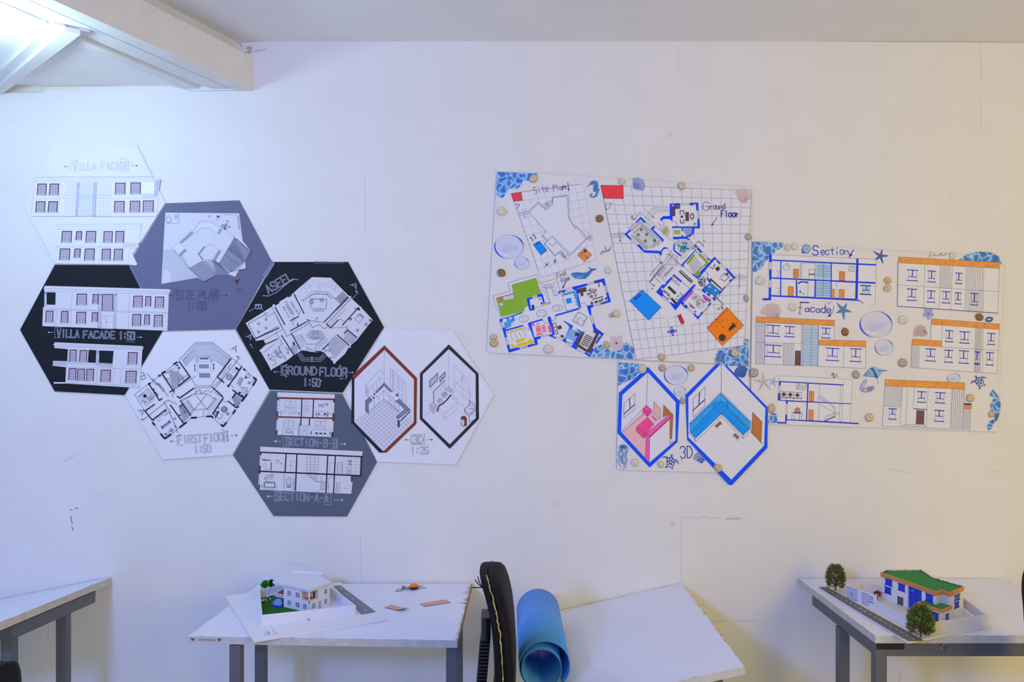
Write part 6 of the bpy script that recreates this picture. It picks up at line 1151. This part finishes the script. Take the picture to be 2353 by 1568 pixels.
s = MB(); s.prism(q, zup(q, .003), '#1452d8'); cq = ctr(q); q2 = [cq+(p-cq)*.8 for p in q]; s.prism(zup(q2, .003), zup(q2, .0034), mat('#3f8cf4', .1, name='pool_water')); s.build('pool', vr)
q = [PZ(766, 1347.6, zb+.0005), PZ(831, 1413, zb+.0005), PZ(863.5, 1407, zb+.0005), PZ(782, 1346, zb+.0005)]
q = [V((p.x, min(p.y, -.014), zb+.0002)) for p in q]
s = MB(); s.prism(q, zup(q, .0008), mat('#858994', .8, noise=.1, scale=120, name='model_asphalt'))
for k in range(5): a = (q[0]+q[3])/2; b2 = (q[1]+q[2])/2; t = .08+k*.19; d = (b2-a); s.face([a+d*t+V((0, 0, .001)), a+d*(t+.09)+V((0, 0, .001)), a+d*(t+.09)+V((.003, 0, .001)), a+d*t+V((.003, 0, .001))], '#b4b8c2')
s.build('road', vr)
zr = zb+.072
RL, RB, RBR, RN, RR, RM = V((-.719, -.259, 0)), V((-.693, -.149, 0)), V((-.586, -.172, 0)), V((-.585, -.203, 0)), V((-.5416, -.261, 0)), V((-.589, -.339, 0))
rp = [RL, RM, RR, RN, RBR, RB]; cr = ctr(rp)
ins = [cr+(p-cr)*.93 for p in rp]; iL, iM, iR, iN, iBR, iB = ins
iK = iL.lerp(iM, .26); iK2 = iK+(iB-iL)*.55; iK3 = iL+(iB-iL)*.55
zf = zb+.034
s = MB(); q = [iK, iM, iR, iN, iBR, iB, iK3, iK2]; s.prism(flatpoly(q, zb+.0002), flatpoly(q, zf), WHT)
u1, u2 = .70, .43
c1 = iK.lerp(iM, u1); c2 = iM.lerp(iR, u2); inn = c1+(c2-iM); 
q = [iK, c1, inn, c2, iR, iN, iBR, iB, iK3, iK2]; s.prism(flatpoly(q, zf), flatpoly(q, zr-.012), WHT); house = s.build('house_walls', vr)
s = MB(); fl = [c1, iM, c2, inn]; s.prism(flatpoly(fl, zf-.0002), flatpoly(fl, zf+.0012), mat('#c46a4a', .7, name='terracotta')); fl = [iL, iK, iK2, iK3]; s.prism(flatpoly(fl, zf-.002), flatpoly(fl, zf), mat('#c46a4a', .7, name='terracotta')); s.build('balcony_floor', house)
s = MB(); panel(s, inn, c2, .03, .97, zf+.0012, zr-.014, mat('#e6cfc4', .7, name='pink_card')); panel(s, inn, c2, .38, .58, zf+.0012, zr-.020, '#34384a', .0008); panel(s, c1, inn, .03, .97, zf+.0012, zr-.014, mat('#e6cfc4', .7, name='pink_card')); s.build('balcony_back_wall', house)
s = MB(); panel(s, iK2, iK, .05, .95, zf, zr-.014, mat('#8a5a48', .8, name='brown_card'), .0004); panel(s, iK3, iK2, .05, .95, zf, zr-.014, mat('#8a5a48', .8, name='brown_card'), .0004); s.build('terrace_back_wall', house)
s = MB(); d = .0016
for p in (iM+(cr-iM).normalized()*.003,): s.box(p.x-.002, p.x+.002, p.y-.002, p.y+.002, zf, zr-.012, WHT)
s.build('corner_column', house)
s = MB()
def railing(a, b):
    n = 9
    for k in range(n+1): p = a.lerp(b, k/n); s.box(p.x-.0007, p.x+.0007, p.y-.0007, p.y+.0007, zf-.006, zf+.003, WHT)
    for z in (zf-.006, zf+.003): s.bar(V((a.x, a.y, z)), V((b.x, b.y, z)), .0014, .0014, WHT)
    panel(s, a, b, 0, 1, zf-.005, zf+.002, '#5a607a', -.0012, .0004)
railing(c1, iM); railing(iM, c2); railing(iL, iK); s.build('balustrade', house)
for u0, u1_ in ((.155, .31), (.47, .65)): lattice(house, iK, iM, u0, u1_, zf+.005, zf+.020)
for u0, u1_ in ((.155, .31), (.47, .65), (.77, .91)): lattice(house, iK, iM, u0, u1_, zb+.010, zb+.025)
lattice(house, iM, iR, .71, .86, zf+.005, zf+.020); lattice(house, iM, iR, .12, .29, zb+.010, zb+.025); lattice(house, iM, iR, .71, .86, zb+.010, zb+.025)
s = MB(); panel(s, iM, iR, .44, .57, zb+.0004, zb+.024, '#b9b6c4'); s.build('door', house)
s = MB(); s.prism(flatpoly(ins, zr-.012), flatpoly([cr+(p-cr)*.955 for p in rp], zr-.008), WHT); q = [cr+(p-cr)*.975 for p in rp]; s.prism(flatpoly(q, zr-.008), flatpoly(q, zr-.004), WHT); s.prism(flatpoly(rp, zr-.004), flatpoly(rp, zr), mat('#e6e6f0', .6, name='roof_card')); s.build('roof', vr)
s = MB(); s.bar(V((-.686, -.152, zr)), V((-.588, -.174, zr)), .003, .008, WHT); s.build('parapet', vr)
s = MB(); p = Zm(310, 700, zb+.001); s.tube([p, p+V((0, 0, .016))], .002, '#6a4a2c', 6); tr = s.build('model_tree', vr)
s = MB(); s.sphere(p+V((0, 0, .026)), (.0065, .0065, .010), '#3a8a1c', 10, 8); leafball(s, p+V((0, 0, .027)), .0125, 420, ['#3fae1e', '#58c828', '#2f8a1c', '#4cc022'], .2, (.006, .0035), 1.1); s.build('foliage', tr)
s = MB(); p = Zm(400, 700, zb+.001)+V((.004, .012, 0)); s.tube([p, p+V((0, 0, .016))], .002, '#6a4a2c', 6); tr = s.build('model_tree', vr)
s = MB(); s.sphere(p+V((0, 0, .024)), (.0055, .0055, .010), '#1f4a24', 10, 8); leafball(s, p+V((0, 0, .026)), .0115, 300, ['#1f5a2c', '#2c6a2e', '#17402a'], .2, (.006, .003), 1.2); s.build('foliage', tr)
s = MB(); p = Zm(560, 560, zf); q0 = iK3.lerp(iL, .4); leafball(s, V((q0.x+.004, q0.y+.012, zf+.014)), .010, 160, ['#1f5a2c', '#17402a', '#7fb81e'], .2, (.005, .003)); s.build('terrace_plants', house)
s = MB(); a, b2 = iK3.lerp(iK2, .3), iK2.lerp(iK, .8); s.bar(V((a.x, a.y, zf+.012))+V((0, -.004, 0)), V((b2.x, b2.y, zf+.024))+V((-.003, -.002, 0)), .004, .004, '#8ab82a'); s.build('terrace_pergola', house)
for (x, y, kx) in ((370, 810, 1), (440, 835, 0), (290, 840, 0), (345, 865, 0), (245, 880, 2)):
    p = Zm(x, y, zb+.0014); s = MB()
    if kx == 1: s.tube([p, p+V((0, 0, .006))], .001, WHT, 6); s.tube([p+V((0, 0, .006)), p+V((0, 0, .0072))], .0045, WHT, 12)
    elif kx == 0: s.box(p.x-.002, p.x+.002, p.y-.002, p.y+.002, p.z, p.z+.003, WHT); s.box(p.x-.002, p.x-.0013, p.y-.002, p.y+.002, p.z, p.z+.007, WHT)
    else: s.box(p.x-.005, p.x+.005, p.y-.002, p.y+.002, p.z+.001, p.z+.002, WHT); s.box(p.x-.005, p.x+.005, p.y+.0015, p.y+.002, p.z, p.z+.005, WHT)
    s.build('garden_table' if kx == 1 else 'garden_chair' if kx == 0 else 'garden_bench', vr)
Zc = lambda x, y: PZ(400+x/5.642, 1290+y/5.642, zb+.0003)
s = MB()
for st in ('1275 865 1280 890 1300 920 1328 940 1320 955', '1165 945 1185 940 1200 915', '1180 900 1215 905 1225 945', '1155 955 1200 960 1250 930', '1215 925 1240 950'):
    q = [Zc(*p) for p in pairs(nums(st)[0])]
    for a, b2 in zip(q, q[1:]): s.bar(a, b2, .0011, .0004, '#8a90b4')
s.build('pencil_signature', vr)
s = MB(); p = PZ(709, 1427, zb); s.tube([p+V((0, 0, .0002)), p+V((0, 0, .0012))], .0075, '#e4e8f4', 14); s.tube([p+V((0, 0, .0012)), p+V((0, 0, .005))], .0030, mat('#7fb2e0', .3, name='blue_bead'), 12); s.tube([p+V((0, 0, .005)), p+V((0, 0, .0055))], .0012, '#2a3a5c', 8); s.build('street_ornament', vr)
# ---- orange and blue house model
Za = lambda x, y, z: PZ(1820+x/4.415, 1270+y/4.415, z)
Zh = lambda x, y, z: PZ(1880+x/5.8825, 1290+y/5.8825, z)
zb = T4Z+.005
hr = thing('house_model', V((1.17, -.33, T4Z)), 'white house model with blue windows, orange bands and green roof', 'model')
pa, pb, pc = Za(262, 352, zb), Za(1172, 908, zb), Za(2035, 750, zb); pd = pa+pc-pb; pd.y = min(pd.y, -.012)
s = MB(); q = [pa, pb, pc, pd]; s.prism(zup(q, -.0046), q, CRM); s.build('base_board', hr)
q = [Za(275, 357, zb), Za(1182, 903, zb), Za(1345, 900, zb), Za(350, 352, zb)]
s = MB(); s.prism(zup(q, .0002), zup(q, .0008), mat('#77756f', .8, noise=.2, scale=60, name='model_asphalt_dark')); a, b2 = (q[0]+q[3])/2, (q[1]+q[2])/2; d = b2-a; w_ = V((-d.y, d.x, 0)).normalized()*.0012
for k in range(19): t = .02+k*.052; s.face([a+d*t-w_+V((0, 0, .001)), a+d*(t+.026)-w_+V((0, 0, .001)), a+d*(t+.026)+w_+V((0, 0, .001)), a+d*t+w_+V((0, 0, .001))], '#e8e8e6')
s.build('road', hr)
s = MB(); a, b2 = Za(270, 385, zb), Za(1095, 862, zb); a = pa.lerp(pb, .06)+V((.0015, .0, .0003)); b2 = pa.lerp(pb, .95)+V((.0015, 0, .0003)); s.bar(a, b2, .0014, .0003, '#4a52b4'); s.build('blue_kerb_line', hr)
w0, w1, w2, w3, w4 = Za(548, 462, zb), Za(850, 578, zb), Za(1165, 695, zb), Za(1320, 838, zb), Za(2000, 748, zb)
gw = wallpiece(w0, w1, .041, .003, 'gate_wall', WHT, hr); wallpiece(w1, w1.lerp(w3, .97), .024, .003, 'boundary_wall', WHT, hr); wallpiece(w3+V((.002, -.002, 0)), w4, .030, .004, 'boundary_wall', CRM, hr)
w5 = Za(1745, 640, zb); w6 = Za(900, 405, zb); w7 = Za(700, 395, zb)
bk = V((w4.x+.02, w4.y+.17, zb)); wallpiece(w4+V((-.001, .006, 0)), bk, .028, .004, 'boundary_wall', CRM, hr); lf = V((w0.x+.075, w0.y+.055, zb)); wallpiece(bk+V((-.004, .003, 0)), V((lf.x+.002, lf.y+.006, zb)), .028, .004, 'boundary_wall', CRM, hr)
wallpiece(lf+V((-.002, .004, 0)), w0+V((.002, .006, 0)), .026, .003, 'boundary_wall', CRM, hr)
GLN = '#4448a8'
def gate(u0, u1_, z1, n):
    s = MB(); wd = .006
    for k in range(n+1): u = u0+(u1_-u0)*k/n; panel(s, w0, w1, u-wd/2, u+wd/2, zb+.002, zb+z1, GLN, .0004, .0003)
    panel(s, w0, w1, u0, u1_, zb+z1-.0008, zb+z1, GLN, .0005, .0003); panel(s, w0, w1, u0, u1_, zb+.002, zb+.0028, GLN, .0005, .0003); return s
s = gate(.03, .38, .037, 9); panel(s, w0, w1, .19, .21, zb+.015, zb+.022, GLN, .0005, .0003); s.build('gate', gw); gate(.55, .77, .035, 6).build('gate', gw)
s = MB(); panel(s, w0, w1, .81, .90, zb+.022, zb+.032, GLN, .0005, .0003); panel(s, w0, w1, .825, .885, zb+.024, zb+.030, WHT, .0007, .0003); panel(s, w0, w1, .78, .93, zb+.014, zb+.0165, GLN, .0005, .0003); s.build('wall_plaque', gw)
zr = .849; zm = zb+.040
hA, hS, hD, hE, hB, hR, hQ, hP, hO, hN = [V((*p, 0)) for p in ((1.1195, -.233), (1.1566, -.324), (1.1876, -.4267), (1.2115, -.4085), (1.2213, -.4337), (1.291, -.377), (1.267, -.3317), (1.2495, -.2896), (1.254, -.2), (1.149, -.204))]
hG = hS.lerp(hD, .51)
hp = [hA, hS, hG, hD, hE, hB, hR, hQ, hP, hO, hN]
rec = V((.006, .0028, 0))
s = MB(); q = [hA, hS, hS+rec, hG+rec, hG, hD, hE, hB, hR, hQ, hP, hO, hN]; s.prism(flatpoly(q, zb+.0002), flatpoly(q, zr-.014), WHT); hw = s.build('house_walls', hr)
OB = mat('#e69a58', .7, noise=.08, scale=100, name='orange_band')
c0 = ctr(hp); s = MB(); q = [c0+(p-c0)*1.02 for p in hp]; s.prism(flatpoly(q, zr-.014), flatpoly(q, zr-.005), OB)
for i in range(len(q)): a, b2 = q[i], q[(i+1) % len(q)]; s.bar(V((a.x, a.y, zr-.0035)), V((b2.x, b2.y, zr-.0035)), .003, .005, OB if i < 6 else WHT)
s.build('roof_band', hr)
GRS = mat('#3f8f4c', .9, noise=.12, scale=200, bump=.3, name='green_felt')
s = MB(); q = [c0+(p-c0)*.965 for p in hp]; s.prism(flatpoly(q, zr-.005), flatpoly(q, zr-.0035), GRS)
for i in range(6, 11):
    a, b2 = q[i], q[(i+1) % 11]
    for k in range(16): p = a.lerp(b2, k/16); s.face([V((p.x-.002, p.y, zr-.0035)), V((p.x+.002, p.y, zr-.0035)), V((p.x+random.uniform(-.002, .002), p.y, zr-.0035+random.uniform(.002, .006)))], '#1f6a34')
s.build('green_roof', hr)
BLU = mat('#1a3cd0', .25, noise=.12, scale=60, name='blue_film'); BLD = '#1428b0'
def bwin(p0, p1, u0, u1_, z0, z1, parent=None):
    s = MB(); panel(s, p0, p1, u0, u1_, z0, z1, BLU, .0006); e = (u1_-u0)*.1; panel(s, p0, p1, u0-e, u1_+e, z1, z1+.002, BLD, .001); panel(s, p0, p1, u0-e, u1_+e, z0-.002, z0, BLD, .001); s.build('window', parent or hw)
bwin(hA, hS, .16, .42, zb+.047, zb+.064); bwin(hA, hS, .66, .90, zb+.044, zb+.062); bwin(hA, hS, .14, .38, zb+.022, zb+.039); bwin(hG, hD, .30, .80, zb+.043, zb+.062)
s = MB(); panel(s, hA, hS, .62, .84, zb+.0004, zb+.024, '#6a5a5c'); s.build('door', hw)
s = MB(); panel(s, hS+rec, hG+rec, .0, 1, zb+.0004, zr-.0145, BLU, .0006)
for k in range(1, 5): panel(s, hS+rec, hG+rec, 0, 1, zb+.0145*k, zb+.0145*k+.0008, BLD, .0009, .0004)
panel(s, hS+rec, hG+rec, .48, .50, zb+.0004, zr-.0145, BLD, .001, .0004); panel(s, hS+rec, hG+rec, .15, .38, zb+.050, zb+.058, '#3a7ce8', .001, .0004); s.build('glass_bay', hw)
bwin(hB, hR, .38, .74, zb+.047, zb+.060); bwin(hB, hR, .38, .68, zb+.026, zb+.040)
s = MB(); panel(s, hD, hE, .1, .9, zm, zr-.016, CRM); panel(s, hE, hB, .1, .9, zm, zr-.016, '#d5dde4'); s.build('balcony_glazing', hw)
e1, e2, e3 = V((1.149, -.401, 0)), V((1.181, -.473, 0)), V((1.2275, -.4355, 0)); e0 = V((1.172, -.388, 0))
q = [e0, e1, e2, e3, V((1.2155, -.4215, 0)), V((1.2105, -.4115, 0)), V((1.187, -.43, 0))]
s = MB(); s.prism(flatpoly(q, zb+.0002), flatpoly(q, zm-.008), WHT); ext = s.build('extension_walls', hr)
cc = ctr(q); q2 = [cc+(p-cc)*1.04 for p in q]; s = MB(); s.prism(flatpoly(q2, zm-.008), flatpoly(q2, zm), OB); s.build('extension_band', hr); q3 = [cc+(p-cc)*.9 for p in q]; s = MB(); s.prism(flatpoly(q3, zm), flatpoly(q3, zm+.0012), GRS); s.build('extension_green_roof', hr)
bwin(e1, e2, .38, .86, zb+.006, zb+.026, ext); bwin(e2, e3, .38, .68, zb+.008, zb+.022, ext)
def sprig(p, R, H, n):
    s = MB(); s.tube([p, p+V((0, 0, H*.5))], [.0022, .0015], '#5a3a28', 6)
    for k in range(22): a = random.uniform(0, 6.28); e = random.uniform(.0, 1.2); d = V((math.cos(a)*math.cos(e), math.sin(a)*math.cos(e), math.sin(e))); s.tube([p+V((0, 0, H*.12)), p+V((0, 0, H*.3))+d*R*.6], [.0011, .0007], '#6a4a34', 5)
    t = s.build('model_tree', hr); s = MB()
    for k in range(n):
        a = random.uniform(0, 6.283); h = random.random()**.8; rr = R*math.sqrt(max(.02, 1-(2*h-.85)**2/1.35))*random.uniform(.55, 1)
        base_ = p+V((math.cos(a)*rr*.72, math.sin(a)*rr*.72, H*(.1+.78*h))); q = V((math.cos(a)*.8, math.sin(a)*.8, .25+h*1.1)).normalized(); l = R*random.uniform(.28, .5)
        sd = q.cross(V((random.uniform(-1, 1), random.uniform(-1, 1), random.uniform(-1, 1)))).normalized()*R*.045
        s.face([base_, base_+q*l*.45+sd, base_+q*l, base_+q*l*.45-sd], random.choice(['#5f8a3c', '#6c9440', '#4a7434', '#587c3c', '#7c9a4a', '#a05a34', '#8a6434', '#6c8a40']))
    s.build('foliage', t)
sprig(Za(440, 385, zb+.0008), .034, .082, 1100); sprig(Za(1305, 862, zb+.0008), .039, .086, 1250)
s = MB(); p = Za(865, 470, zb+.0002); p = V((p.x, p.y, zb+.0002)); s.tube([p, p+V((0, 0, .008))], .0012, '#6a4a34', 5); tr = s.build('flower_bush', hr); s = MB(); leafball(s, p+V((0, 0, .012)), .011, 150, ['#b83a34', '#c84a40', '#4f7030', '#8a2c28'], .2, (.005, .004)); s.build('foliage', tr)
